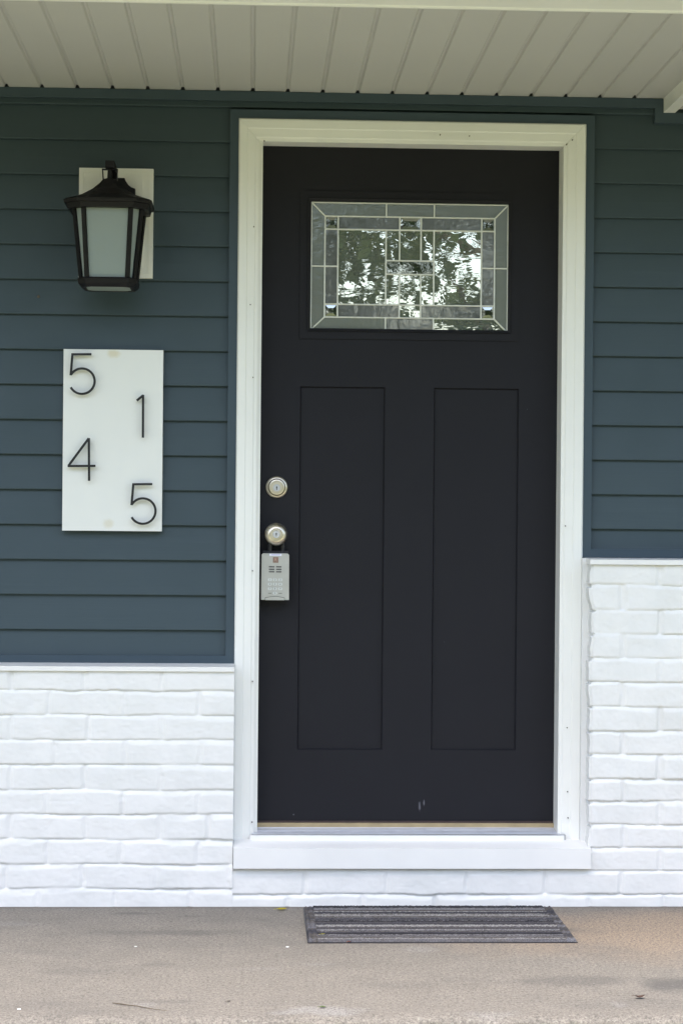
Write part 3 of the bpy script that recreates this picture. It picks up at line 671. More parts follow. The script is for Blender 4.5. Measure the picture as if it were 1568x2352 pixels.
# leaded glass: pane rectangles measured in a 1568 x 1045 enlargement
Y_GL = Y_DOOR + 0.006
def zx(u): return gl0 + (u - 115) / (1447 - 115) * (gl1 - gl0)
def zz(v): return glt - (v - 88) / (952 - 88) * (glt - glb)
u0, u1, u2, u3, u4, u5, u6, u7, u8, u9 = 115, 207, 295, 620, 712, 857, 945, 1268, 1357, 1447
v0, v1, v2, v3, v4, v5, v6, v7 = 88, 180, 268, 475, 567, 775, 863, 952
vm = 519
def window():
    bm = bmesh.new()
    def pane(pts, mi, dome=0.0):
        P = [(zx(u), zz(v)) for u, v in pts]; cx = sum(p[0] for p in P) / len(P); cz = sum(p[1] for p in P) / len(P)
        if not dome:
            f = bm.faces.new([bm.verts.new((x, Y_GL, z)) for x, z in P]); f.material_index = mi; return
        O = [bm.verts.new((x, Y_GL, z)) for x, z in P]
        w = 0.012
        I = [bm.verts.new((x + max(-w, min(w, (cx - x) * 0.6)), Y_GL - dome, z + max(-w, min(w, (cz - z) * 0.6)))) for x, z in P]
        f = bm.faces.new(I); f.material_index = mi
        n = len(P)
        for q in range(n): bm.faces.new((O[q], O[(q+1) % n], I[(q+1) % n], I[q])).material_index = mi
    def rect(a, b, c, d, mi, dome=0.0): pane([(a, c), (b, c), (b, d), (a, d)], mi, dome)
    # border
    pane([(u0, v0), (u3, v0), (u3, v1), (u1, v1)], 1); rect(u3, u6, v0, v1, 1); pane([(u6, v0), (u9, v0), (u8, v1), (u6, v1)], 1)
    pane([(u1, v6), (u3, v6), (u3, v7), (u0, v7)], 1); rect(u3, u6, v6, v7, 2); pane([(u6, v6), (u8, v6), (u9, v7), (u6, v7)], 0)
    pane([(u0, v0), (u1, v1), (u1, vm), (u0, vm)], 1); pane([(u0, vm), (u1, vm), (u1, v6), (u0, v7)], 1)
    pane([(u9, v0), (u9, vm), (u8, vm), (u8, v1)], 1); pane([(u8, vm), (u9, vm), (u9, v7), (u8, v6)], 1)
    # inner strip
    for (a, b, m_) in ((u1, u2, 3), (u2, u4, 2), (u4, u5, 3), (u5, u7, 2), (u7, u8, 3)):
        rect(a, b, v1, v2, m_, 0.0014 if m_ == 3 else 0)
    for (a, b, m_) in ((u1, u2, 3), (u2, u4, 2), (u4, u5, 0), (u5, u7, 2), (u7, u8, 3)):
        rect(a, b, v5, v6, m_, 0.0014 if m_ == 3 else 0)
    rect(u1, u2, v2, vm, 2); rect(u1, u2, vm, v5, 2); rect(u7, u8, v2, vm, 2); rect(u7, u8, vm, v5, 2)
    # middle
    rect(u2, u3, v2, v5, 0); rect(u6, u7, v2, v5, 0)
    for a, b in ((u3, u4), (u4, u5), (u5, u6)): rect(a, b, v2, v3, 0); rect(a, b, v4, v5, 0)
    rect(u3, u6, v3, v4, 3)
    g = obj("window_glass", bm, [M['gl_main'], M['gl_border'], M['gl_grey'], M['gl_clear']], fd)
    bm = bmesh.new(); w = 0.0021; n = [0]
    def bar(a, b):
        A = Vector((zx(a[0]), 0, zz(a[1]))); B = Vector((zx(b[0]), 0, zz(b[1]))); d = (B - A).normalized(); p = Vector((-d.z, 0, d.x)) * w
        yf = Y_GL - 0.0036 - 0.00012 * (n[0] % 9); n[0] += 1
        prism(bm, [A + p, A + p * 0.4 + Vector((0, -0.0008, 0)), A - p * 0.4 + Vector((0, -0.0008, 0)), A - p], (0, yf, 0), tuple(B - A + Vector((0, yf, 0))))
        prism(bm, [A + p, A - p, A - p + Vector((0, 0.003, 0)), A + p + Vector((0, 0.003, 0))], (0, yf + 0.00002, 0), tuple(B - A + Vector((0, yf + 0.00002, 0))))
    for r_ in (((u0, v0), (u9, v0)), ((u0, v7), (u9, v7)), ((u0, v0), (u0, v7)), ((u9, v0), (u9, v7)), ((u1, v1), (u8, v1)), ((u1, v6), (u8, v6)), ((u1, v1), (u1, v6)), ((u8, v1), (u8, v6)),
               ((u1, v2), (u8, v2)), ((u1, v5), (u8, v5)), ((u2, v1), (u2, v6)), ((u7, v1), (u7, v6)), ((u0, v0), (u1, v1)), ((u9, v0), (u8, v1)), ((u0, v7), (u1, v6)), ((u9, v7), (u8, v6)),
               ((u3, v0), (u3, v1)), ((u6, v0), (u6, v1)), ((u3, v6), (u3, v7)), ((u6, v6), (u6, v7)), ((u0, vm), (u2, vm)), ((u7, vm), (u9, vm)), ((u3, v2), (u3, v5)), ((u6, v2), (u6, v5)),
               ((u4, v1), (u4, v3)), ((u5, v1), (u5, v3)), ((u4, v4), (u4, v6)), ((u5, v4), (u5, v6)), ((u3, v3), (u6, v3)), ((u3, v4), (u6, v4))):
        bar(*r_)
    obj("came", bm, M['came'], g)
window()
bm = bmesh.new(); zsw = W(940, 1891.5, Y_DOOR)[1]
box(bm, do_l + 0.0005, do_r - 0.0005, Y_DOOR - 0.003, Y_DOOR + 0.04, zsw - 0.003, dzb - 0.0005); obj("door_sweep", bm, M['sweep'], fd, bevel=0.001)
# deadbolt and knob
def keyway(parent, cx, cz, y, ang, r=0.0108):
    bm = bmesh.new(); lathe(bm, cx, cz, y, [(r, -0.002), (r, 0.0), (r - 0.0008, 0.0009), (0, 0.0009)], 32); k = obj("key_cylinder", bm, [M['nickel_bright'], M['keyhole']], parent, smooth=True)
    bm = bmesh.new(); box(bm, cx - 0.0011, cx + 0.0011, y - 0.0013, y, cz - 0.0062, cz + 0.0048); box(bm, cx - 0.0018, cx + 0.0018, y - 0.0014, y, cz - 0.001, cz + 0.0025)
    o = obj("keyhole", bm, M['keyhole'], parent)
    return k
cx, cz = W(635.5, 1119, Y_DOOR - 0.01)
bm = bmesh.new(); lathe(bm, cx, cz, Y_DOOR, [(0.0325, -0.001), (0.0328, 0.003), (0.0318, 0.0055), (0.0285, 0.0085), (0.0262, 0.0090), (0.0255, 0.0115), (0.0225, 0.0195), (0.0205, 0.0205), (0.0190, 0.0205), (0.0184, 0.0190), (0.0178, 0.0190), (0.0172, 0.0200), (0, 0.0203)], 64)
db = obj("deadbolt", bm, M['nickel'], fd, smooth=True); keyway(db, cx, cz - 0.002, Y_DOOR - 0.0203, 0)
kx, kz = W(634.5, 1228, Y_DOOR - 0.06)
bm = bmesh.new()
lathe(bm, kx, kz, Y_DOOR, [(0.0335, -0.001), (0.0338, 0.003), (0.0325, 0.006), (0.026, 0.010), (0.017, 0.013), (0.0135, 0.020), (0.0130, 0.030), (0.0165, 0.035), (0.0245, 0.040), (0.0300, 0.047), (0.0318, 0.054), (0.0308, 0.060), (0.0275, 0.0655), (0.0225, 0.0690), (0.0190, 0.0700), (0.0184, 0.0688), (0.0178, 0.0688), (0.0172, 0.0698), (0, 0.0706)], 64)
kb = obj("door_knob", bm, M['nickel'], fd, smooth=True); keyway(kb, kx, kz + 0.001, Y_DOOR - 0.0706, 180)

# ================================================================== lockbox hanging from the knob
lx, lz = W(632, 1324.5, Y_DOOR - 0.05); LW, LH, LD = 0.0815, 0.1355, 0.046
lb = thing("lockbox", "grey keypad lockbox hanging by its shackle from the door knob", "lockbox", (lx, Y_DOOR - 0.02, lz - LH / 2))
yb = Y_DOOR - 0.010; yfz = Y_DOOR - LD - 0.010
bm = bmesh.new()
prism(bm, [(lx - LW/2, 0, lz - LH/2), (lx + LW/2, 0, lz - LH/2), (lx + LW/2 - 0.0005, 0, lz + LH/2 - 0.004), (lx + LW/2 - 0.0045, 0, lz + LH/2), (lx - LW/2 + 0.0045, 0, lz + LH/2), (lx - LW/2 + 0.0005, 0, lz + LH/2 - 0.004)], (0, yfz, 0), (0, yb - 0.020, 0))
obj("body", bm, M['box'], lb, bevel=0.0026, seg=3)
bm = bmesh.new(); box(bm, lx - LW/2 + 0.005, lx + LW/2 - 0.002, yb, yb - 0.0195, lz - LH/2 + 0.004, lz + LH/2 + 0.007); obj("back_housing", bm, M['box_dark'], lb, bevel=0.002)
def lu(z): return lx + (z - 810) * 7.95e-5
def lv(z): return lz - (z - 1258) * 7.95e-5
bm = bmesh.new()
path = []
sh = 0.0185; zt_ = kz + 0.004
for s in (-1, 1):
    tube(bm, [(lx + s * sh + 0.003, yb - 0.012, lz + LH/2 + 0.0065), (lx + s * sh + 0.003, yb - 0.012, lz + LH/2 + 0.026)], 0.0062, 14)
arc = [(lx + 0.003 + sh * math.cos(a), yb - 0.012, kz + 0.002 + sh * math.sin(a)) for a in np.linspace(0, math.pi, 15)]
tube(bm, [(lx + 0.003 + sh, yb - 0.012, lz + LH/2 + 0.02)] + arc + [(lx + 0.003 - sh, yb - 0.012, lz + LH/2 + 0.02)], 0.0045, 12)
obj("shackle", bm, M['box_dark'], lb, smooth=True)
bm = bmesh.new(); box(bm, lu(590), lu(1040), yfz - 0.0006, yfz, lv(492), lv(412)); lbs = obj("sticker", bm, M['sticker'], lb)
bm = bmesh.new()
for i in range(9): box(bm, lu(668 + i * 35), lu(668 + i * 35 + 24), yfz - 0.0009, yfz - 0.0006, lv(462), lv(434))
obj("sticker_print", bm, M['sticker_print'], lbs)
bm = bmesh.new(); box(bm, lu(722), lu(920), yfz - 0.0010, yfz, lv(742), lv(535)); em = obj("emblem", bm, M['emblem'], lb, bevel=0.0004)
bm = bmesh.new(); text_bm(bm, "R", 0.0155, lu(822), lv(638), yfz - 0.0013); obj("emblem_letter", bm, M['emblem_pale'], em)
for r_ in range(3):
    for (a, b) in ((578, 782), (842, 1040)):
        z = 893 + r_ * 92; bm = bmesh.new(); n = 7
        for i in range(n):
            w = (b - a) / n; box(bm, lu(a + i * w), lu(a + i * w + w * 0.8), yfz - 0.0004, yfz + 0.002, lv(z + 23), lv(z - 23))
        obj("speaker_slot", bm, M['box_dark'], lb)
labels = ["1", "2", "3", "4", "5", "6", "7", "8", "9", None, "0", None]
for i, s in enumerate(labels):
    c, r_ = i % 3, i // 3; ux = (618, 805, 1000)[c]; vz = 1368 + r_ * 166
    bm = bmesh.new(); hw, hh = (75, 52) if s else (100, 70)
    pts = [(lu(ux + hw * math.copysign(abs(math.cos(a)) ** 0.6, math.cos(a))), 0, lv(vz + hh * math.copysign(abs(math.sin(a)) ** 0.6, math.sin(a)))) for a in np.linspace(0, 2 * math.pi, 20, endpoint=False)]
    prism(bm, pts, (0, yfz - 0.0013, 0), (0, yfz + 0.001, 0)); b_ = obj("key_button", bm, M['button'] if s else M['box'], lb, bevel=0.0003, seg=1)
    bm = bmesh.new()
    if s: text_bm(bm, s, 0.0078, lu(ux), lv(vz), yfz - 0.0016, 0.0004)
    else: box(bm, lu(ux - 62), lu(ux + 62), yfz - 0.0016, yfz - 0.0013, lv(vz + 10), lv(vz - 10))
    obj("key_print", bm, M['glyph_shade'], b_)
bm = bmesh.new()
pts = [(lu(455), 0, lv(2120)), (lu(1150), 0, lv(2120))] + [(lu(1150 - 695 * t), 0, lv(2042 - 50 * math.sin(math.pi * t))) for t in np.linspace(0, 1, 12)]
g_ = bmesh.new(); prism(g_, [(lu(440), 0, lv(2122)), (lu(1165), 0, lv(2122))] + [(lu(1165 - 725 * t), 0, lv(2026 - 52 * math.sin(math.pi * t))) for t in np.linspace(0, 1, 12)], (0, yfz - 0.0003, 0), (0, yfz + 0.001, 0))
obj("flap_shade", g_, M['glyph_shade'], lb)  # dark sheet behind the flap stands in for shade in its gap
prism(bm, pts, (0, yfz - 0.0016, 0), (0, yfz + 0.001, 0)); obj("key_flap", bm, M['box'], lb, bevel=0.0006, seg=1)

# ================================================================== mounting block and lantern
def lp(zx_, zy_): return (200 + zx_ / 3.564) / 1.5944, (550 + zy_ / 3.564) / 1.5944
Y_PL = -0.034
a0 = W(*lp(318, 950), Y_PL)[0]; a1 = W(*lp(1286, 950), Y_PL)[0]; at = W(*lp(807, 236), Y_PL)[1]; ab = W(*lp(790, 1664), Y_PL)[1]
mb = thing("mounting_block", "cream rectangular mounting block on the siding behind the wall lantern", "mounting block", ((a0 + a1) / 2, 0, ab))
bm = bmesh.new(); box(bm, a0, a1, -0.004, Y_PL, ab, at); obj("block", bm, M['plate'], mb, bevel=0.004, seg=3)
bm = bmesh.new(); ring(bm, a0 + 0.010, a1 - 0.010, ab + 0.010, at - 0.010, 0.0030, Y_PL + 0.001, Y_PL - 0.0012); obj("rim", bm, M['plate'], mb)
i0, i1 = a0 + 0.030, W(*lp(1152, 950), Y_PL)[0]; it, ib = W(*lp(800, 368), Y_PL)[1], W(*lp(800, 1530), Y_PL)[1]
bm = bmesh.new(); box(bm, i0, i1, Y_PL + 0.001, Y_PL - 0.0050, ib, it); obj("centre_panel", bm, M['plate'], mb, bevel=0.0015)

LY = Y_PL - 0.0050                                   # face the lantern is fixed to
lcx = (a0 + a1) / 2 + 0.001; LYC = LY - 0.125         # axis of the lantern body
zt_g = W(*lp(690, 765), LYC - 0.07)[1]; zb_g = W(*lp(680, 1668), LYC - 0.06)[1]
fx0, fx1 = W(*lp(384, 800), LYC - 0.075)[0], W(*lp(1006, 800), LYC - 0.075)[0]
lcx = (fx0 + fx1) / 2
wl_ = thing("wall_lantern", "dark bronze wall lantern with frosted glass panes left of the door", "lantern", (lcx, LY, zb_g - 0.03))
fh_t = (fx1 - fx0) / 2; fh_b = fh_t * 0.86
def octa(fh, ch, z): # front half width fh, chamfer ch
    o = fh + ch
    return [(-fh, -o), (fh, -o), (o, -fh), (o, fh), (fh, o), (-fh, o), (-o, fh), (-o, -fh)]
def opts(fh, ch, z): return [Vector((lcx + x, LYC + y, z)) for x, y in octa(fh, ch, z)]
def loft(bm, rings, cap=True):
    RR = [[bm.verts.new(p) for p in r] for r in rings]; n = len(RR[0])
    for a, b in zip(RR, RR[1:]):
        for k in range(n): bm.faces.new((a[k], a[(k+1) % n], b[(k+1) % n], b[k]))
    if cap: bm.faces.new(RR[0][::-1]); bm.faces.new(RR[-1])
ch_t, ch_b = 0.0285, 0.0185
Tg, Bg = opts(fh_t, ch_t, zt_g + 0.002), opts(fh_b, ch_b, zb_g - 0.002)
# posts at the eight corners
for k in range(8):
    bm = bmesh.new(); A, B = Bg[k], Tg[k]
    c = Vector((lcx, LYC, 0)); rad = Vector((A.x - lcx, A.y - LYC, 0)).normalized(); tan = Vector((-rad.y, rad.x, 0))
    q = [rad * 0.0018 + tan * 0.0066, rad * 0.0018 - tan * 0.0066, -rad * 0.004 - tan * 0.0066, -rad * 0.004 + tan * 0.0066]
    va = [bm.verts.new(A + s) for s in q]; vb = [bm.verts.new(B + s) for s in q]
    bm.faces.new(va[::-1]); bm.faces.new(vb)
    for i in range(4): bm.faces.new((va[i], va[(i+1) % 4], vb[(i+1) % 4], vb[i]))
    obj("post", bm, M['iron'], wl_, bevel=0.001, seg=1)
gi = 0.004
Tg2, Bg2 = opts(fh_t - 0.002, ch_t - 0.002, zt_g), opts(fh_b - 0.002, ch_b - 0.002, zb_g)
for k in range(8):
    bm = bmesh.new(); k2 = (k + 1) % 8
    n = ((Bg2[k2] - Bg2[k]).cross(Tg2[k] - Bg2[k])).normalized() * 0.002
    prism(bm, [Bg2[k], Bg2[k2], Tg2[k2], Tg2[k]], (0, 0, 0), tuple(-n)); obj("glass_pane", bm, M['frost'], wl_)
# roof: two-step eave, concave pyramid, neck
ze = zt_g
ro = 0.0
bm = bmesh.new()
E = fh_t
loft(bm, [opts(E + 0.000, ch_t + 0.003, ze), opts(E + 0.006, ch_t + 0.010, ze), opts(E + 0.008, ch_t + 0.012, ze + 0.014), opts(E + 0.013, ch_t + 0.013, ze + 0.0145), opts(E + 0.014, ch_t + 0.014, ze + 0.023),
          opts(E + 0.010, ch_t + 0.012, ze + 0.027), opts(E * 0.72, 0.026, ze + 0.044), opts(E * 0.42, 0.018, ze + 0.063), opts(E * 0.22, 0.012, ze + 0.082), opts(E * 0.15, 0.009, ze + 0.092), opts(E * 0.12, 0.008, ze + 0.094)])
obj("lantern_roof", bm, M['iron'], wl_, bevel=0.0008, seg=1)
# bottom ring with the bottom pane
zbt = zb_g
bm = bmesh.new()
def ringloft(bm, prof):     # prof: list of (fh, ch, z); open ring closed on itself
    RR = [[bm.verts.new(p) for p in opts(f, c, z)] for f, c, z in prof]; RR.append(RR[0])
    for a, b in zip(RR, RR[1:]):
        for k in range(8): bm.faces.new((a[k], a[(k+1) % 8], b[(k+1) % 8], b[k]))
ringloft(bm, [(fh_b + 0.002, ch_b + 0.003, zbt + 0.001), (fh_b + 0.004, ch_b + 0.004, zbt - 0.004), (fh_b + 0.003, ch_b + 0.003, zbt - 0.016), (fh_b - 0.005, ch_b, zbt - 0.025), (fh_b - 0.012, ch_b - 0.002, zbt - 0.025), (fh_b - 0.012, ch_b - 0.002, zbt + 0.001)])
obj("base_ring", bm, M['iron'], wl_, bevel=0.001, seg=1)
bm = bmesh.new(); loft(bm, [opts(fh_b - 0.0115, ch_b - 0.002, zbt - 0.0235), opts(fh_b - 0.0115, ch_b - 0.002, zbt - 0.0205)]); obj("bottom_pane", bm, M['frost'], wl_)
# wall plate with concave shoulders
px_c = W(*lp(806, 470), LY)[0]
bm = bmesh.new()
zp_t = W(*lp(800, 362), LY - 0.02)[1]; zp_s = W(*lp(800, 500), LY - 0.02)[1]; zp_b = zp_s - 0.17
hw_t, hw = 0.0255, 0.056
pts = [(hw, zp_b), (hw, zp_s)] + [(hw_t + (hw - hw_t) * (1 - math.sin(a)), zp_t - (zp_t - zp_s) * (1 - (1 - math.cos(a)))) for a in np.linspace(0.15, math.pi / 2, 7)]
pts = [(hw, zp_b), (hw, zp_s), (hw * 0.80, zp_s + 0.004), (hw * 0.66, zp_s + 0.010), (hw * 0.56, zp_s + 0.018), (hw_t + 0.001, zp_s + 0.026), (hw_t, zp_t)]
full = [(px_c + x, LY, z) for x, z in pts] + [(px_c - x, LY, z) for x, z in pts[::-1]]
prism(bm, full, (0, 0, 0), (0, -0.022, 0)); obj("wall_plate", bm, M['iron'], wl_, bevel=0.002)
# arm: out of the plate, up and over, ending in a square cap above the lantern
zcap_t = W(*lp(735, 146), LYC)[1]; zcap_b = W(*lp(735, 232), LYC)[1]
bm = bmesh.new()
z_in = zp_s - 0.02
path = [(px_c, LY - 0.012, z_in), (px_c, LY - 0.035, z_in + 0.004), (px_c - 0.001, LY - 0.060, z_in + 0.022), (px_c - 0.002, LY - 0.078, z_in + 0.05), ((lcx + px_c) / 2, LY - 0.095, zcap_b + 0.004), (lcx, LYC - 0.002, zcap_b + 0.010)]
def sq_sweep(bm, path, w):
    rings = []
    for i, p in enumerate(path):
        p = Vector(p); d = (Vector(path[min(i+1, len(path)-1)]) - Vector(path[max(i-1, 0)])).normalized()
        u = Vector((1, 0, 0)); v_ = d.cross(u).normalized()
        rings.append([p + u * w * a + v_ * w * b for a, b in ((-1, -1), (1, -1), (1, 1), (-1, 1))])
    RR = [[bm.verts.new(q) for q in r] for r in rings]
    for a, b in zip(RR, RR[1:]):
        for k in range(4): bm.faces.new((a[k], a[(k+1) % 4], b[(k+1) % 4], b[k]))
    bm.faces.new(RR[0][::-1]); bm.faces.new(RR[-1])
sq_sweep(bm, path, 0.0105); obj("arm", bm, M['iron'], wl_, bevel=0.002)
bm = bmesh.new(); box(bm, lcx - 0.0125, lcx + 0.0125, LYC - 0.015, LYC + 0.020, zcap_b - 0.001, zcap_t); obj("arm_cap", bm, M['iron'], wl_, bevel=0.0015)
# stirrup: two straps from the arm to the neck of the roof
bm = bmesh.new(); zn = ze + 0.090
for s in (-1, 1):
    prism(bm, [(lcx + s * 0.0195, LYC - 0.004, zcap_b - 0.003), (lcx + s * 0.0225, LYC - 0.004, zcap_b - 0.003), (lcx + s * 0.0195, LYC - 0.004, zn - 0.01), (lcx + s * 0.0160, LYC - 0.004, zn - 0.01)], (0, 0, 0), (0, 0.010, 0))
box(bm, lcx - 0.0225, lcx + 0.0225, LYC - 0.004, LYC + 0.006, zcap_b - 0.006, zcap_b - 0.0025)
obj("stirrup", bm, M['iron'], wl_, bevel=0.0005, seg=1)
bm = bmesh.new(); lathe_pts = [(0.013, zn - 0.012), (0.011, zn), (0.0065, zn + 0.006), (0.0075, zn + 0.012), (0.0065, zcap_b - 0.004)]
tube(bm, [(lcx, LYC, z) for r_, z in lathe_pts], [r_ for r_, z in lathe_pts], 12); obj("finial", bm, M['iron'], wl_, smooth=True)

# ================================================================== number plaque
Y_P = -0.036
q0 = W(145, 1010, Y_P)[0]; q1 = W(373.5, 1010, Y_P)[0]; qt = W(261, 803, Y_P)[1]; qb = W(257, 1219.5, Y_P)[1]
plq = thing("number_plaque", "white house number plaque with raised black digits on the siding", "house number sign", ((q0 + q1) / 2, 0, qb))
def make_plaque_mat():
    k = NT("white_plaque_board")
    col = k.mix(k.noise(5, 5), (0.76, 0.77, 0.74), (0.80, 0.81, 0.785)); ox, oz = (q0 + q1) / 2, qb
    def zp(u, v): 
        x, z = W((200 + u / 3.2227) / 1.5944, (1250 + v / 3.2227) / 1.5944, Y_P); return x - ox, z - oz
    for u, v, rx, rz, s in ((700, 150, 0.024, 0.016, 0.75), (635, 2150, 0.024, 0.018, 0.5)):
        x, z = zp(u, v); col = k.mix(k.math('MULTIPLY', k.blob(x, z, rx, rz, 0, 2, 0.22, 40), s), col, (0.66, 0.60, 0.43))
    k.set(Base_Color=col, Roughness=0.42, Normal=k.bump(k.noise(120, 3), 0.08, 0.001)); return k.m
bm = bmesh.new(); box(bm, q0, q1, -0.014, Y_P, qb, qt); obj("board", bm, make_plaque_mat(), plq, bevel=0.0012)
def dp(u, v): return W((200 + u / 3.2227) / 1.5944, (1250 + v / 3.2227) / 1.5944, Y_P - 0.012)
def strokes(name, segs, w=0.0065, pins=()):
    bm = bmesh.new()
    for i, s in enumerate(segs):
        P = [Vector((*dp(u, v),)) for u, v in s]; L, Rr = [], []
        for j, p in enumerate(P):
            d = (P[min(j+1, len(P)-1)] - P[max(j-1, 0)]).normalized(); n = Vector((-d.y, d.x)) * w / 2
            L.append(p + n); Rr.append(p - n)
        y0, y1 = Y_P - 0.012 + 0.0002 * i, Y_P - 0.018 + 0.0003 * i
        fl = [[bm.verts.new((q.x, y, q.y)) for q in side] for side in (L, Rr) for y in (y0, y1)]   # L0 L1 R0 R1
        for j in range(len(P) - 1):
            for a, b in ((0, 1), (1, 3), (3, 2), (2, 0)): bm.faces.new((fl[a][j], fl[b][j], fl[b][j+1], fl[a][j+1]))
        bm.faces.new((fl[0][0], fl[2][0], fl[3][0], fl[1][0])); bm.faces.new((fl[0][-1], fl[1][-1], fl[3][-1], fl[2][-1]))
    for u, v in pins:
        x, z = dp(u, v); lathe(bm, x, z, Y_P + 0.001, [(0.0018, 0), (0.0018, 0.0135)], 10)
    o = obj(name, bm, M['digit'], plq); return o
def five(ox, oy, pins):
    ccx, ccy, rr = 326 + ox, 471 + oy, 150
    a0_, a1_ = math.atan2(-78, -126), math.atan2(74, -134) 
    ang = np.linspace(a0_, a1_ + 0, 44) if a1_ > a0_ else np.linspace(a0_, a1_ + 2 * math.pi, 44)
    arc = [(ccx + rr * math.cos(a), ccy + rr * math.sin(a)) for a in ang]
    return strokes("digit", [[(203 + ox, 155 + oy), (438 + ox, 153 + oy)], [(215 + ox, 148 + oy), (194 + ox, 402 + oy)], arc], pins=((320 + ox, 154 + oy), (450 + ox, 560 + oy)))
five(0, 0, ()); five(717, 1532, ())
strokes("digit", [[(1047, 632), (1045, 1138)], [(972, 700), (1048, 638)]], pins=((1047, 720), (1045, 1060)))
strokes("digit", [[(408, 1142), (411, 1647)], [(406, 1146), (170, 1466)], [(158, 1472), (486, 1470)]], pins=((409, 1220), (411, 1580)))

# ================================================================== doormat
mx0, my0 = G(697.5, 2079.5, 0.010); mx1 = G(1265.5, 2080, 0.010)[0]; my1 = G(1000, 2163, 0.004)[1]
my0 = max(min(my0, Y_BRICK - 0.012), -0.14)
def doormat():
    dm = thing("doormat", "dark grey ribbed doormat with uneven stripes on the porch floor", "doormat", ((mx0 + mx1) / 2, (my0 + my1) / 2, 0.0))
    nx, ny = 420, 230; xs = np.linspace(mx0, mx1, nx); ys = np.linspace(my1, my0, ny); X, Yv = np.meshgrid(xs, ys)
    w = (Yv - my1) / (my0 - my1)
    rr = np.random.default_rng(5); edges = np.cumsum(rr.choice([0.012, 0.018, 0.024, 0.036], 60)); edges = edges[edges < 0.985]
    wj = w + 0.0022 * fbm(X, Yv * 0.2, 9, 2, 3)
    idx = np.searchsorted(edges, wj); lo = np.concatenate([[0], edges])[idx]; hi = np.concatenate([edges, [1]])[np.minimum(idx, len(edges))]
    s = np.clip((wj - lo) / (hi - lo + 1e-6), 0, 1)
    hgt = rr.uniform(0.35, 1.0, len(edges) + 2)[idx]
    H = 0.0055 + 0.0045 * np.sqrt(np.clip(1 - (2 * s - 1) ** 2, 0, 1)) * hgt + 0.0012 * vnoise(X, Yv, 260, 4) + 0.0008 * vnoise(X * 1.0, Yv, 520, 6)
    e = np.minimum(X - mx0, mx1 - X); band = e < 0.026
    H = np.where(band, 0.0065 + 0.003 * np.abs(np.sin(e / 0.026 * math.pi * 2)) + 0.0025 * vnoise(X * 0, Yv, 60, 8) + 0.0015 * vnoise(X, Yv, 200, 9), H)
    ed = np.minimum(e, np.minimum(Yv - my1, my0 - Yv)); H = H * np.clip(ed / 0.004, 0, 1) ** 0.5 + 0.0012
    V = np.stack([X, Yv, H], -1); me_c = rr.choice([0.0, 0.04, 0.15, 0.3, 0.4, 0.55, 0.7, 0.85], len(edges) + 2)[idx]; me_c = np.where(band, 0.42 + 0.3 * vnoise(X * 0.3, Yv, 70, 8), me_c)
    i = np.arange(ny - 1)[:, None] * nx + np.arange(nx - 1)[None]
    k = NT("ribbed_mat_fibre")
    at_ = k.n.new("ShaderNodeAttribute"); at_.attribute_name = "rib"
    n1 = k.noise(1.0, 5, 0.7, k.co((30, 260, 30)))
    t = k.math('ADD', k.math('MULTIPLY', at_.outputs['Fac'], 0.95), k.math('MULTIPLY', k.math('SUBTRACT', n1, 0.5), 0.32))
    col = k.ramp(t, [(0.0, (0.03, 0.029, 0.033)), (0.22, (0.075, 0.075, 0.092)), (0.42, (0.115, 0.102, 0.09)), (0.6, (0.165, 0.165, 0.19)), (0.75, (0.27, 0.262, 0.255)), (1.0, (0.48, 0.465, 0.45))])
    col = k.mix(k.ramp(k.noise(420, 2, 0.6), [(0.42, 0.55), (0.6, 0.0)]), col, (0.02, 0.02, 0.022))
    k.set(Base_Color=col, Roughness=0.95, Normal=k.bump(k.noise(600, 2), 0.5, 0.002)); k.p.inputs['Specular IOR Level'].default_value = 0.1
    o = npobj("ribbed_pile", V.reshape(-1, 3), np.stack([i, i + 1, i + nx + 1, i + nx], -1).reshape(-1, 4), k.m, dm)
    a = o.data.attributes.new("rib", 'FLOAT', 'POINT'); a.data.foreach_set('value', me_c.ravel().astype(np.float32))
    bm = bmesh.new(); box(bm, mx0 - 0.002, mx1 + 0.002, my1 - 0.002, my0 + 0.002, 0.0008, 0.0028); obj("rubber_backing", bm, M['box_dark'], dm)
doormat()

# ================================================================== fallen leaves and crumbs on the floor
def leaf(name, px, py, size, rot, col, label, cat, z0=0.002, curl=0.35):
    x, y = G(px, py, z0); n = 9; bm = bmesh.new(); rows = []
    for i in range(n):
        t = i / (n - 1); w = size * 0.30 * math.sin(math.pi * min(1, t * 0.98 + 0.01)) ** 0.8 + 0.0002
        u = (t - 0.5) * size; lift = curl * size * ((t - 0.5) ** 2) 
        rows.append([Vector((u, -w, lift + w * 0.35)), Vector((u, 0, lift)), Vector((u, w, lift + w * 0.35))])
    VV = [[bm.verts.new(p) for p in r] for r in rows]
    for a, b in zip(VV, VV[1:]):
        for q in range(2): bm.faces.new((a[q], a[q+1], b[q+1], b[q]))
    tube(bm, [(-size * 0.5, 0, curl * size * 0.25), (-size * 0.75, 0.002, curl * size * 0.15)], 0.0006, 6)
    bmesh.ops.solidify(bm, geom=bm.faces[:], thickness=0.0004)
    bmesh.ops.rotate(bm, verts=bm.verts[:], cent=(0, 0, 0), matrix=Matrix.Rotation(rot, 3, 'Z'))
    o = obj(name, bm, simple(name + "_blade", col, 0.6, 0.25, 60), smooth=True); o.location = (x, y, z0); return tag(o, label, cat)
leaf("fallen_leaf", 647, 2089, 0.030, 0.2, (0.62, 0.55, 0.04), "bright yellow fallen leaf by the brick foot left of the doormat", "leaf", 0.003)
leaf("fallen_leaf", 803, 2163, 0.020, 1.1, (0.42, 0.15, 0.06), "orange brown leaf at the front edge of the doormat", "leaf", 0.003, 0.8)
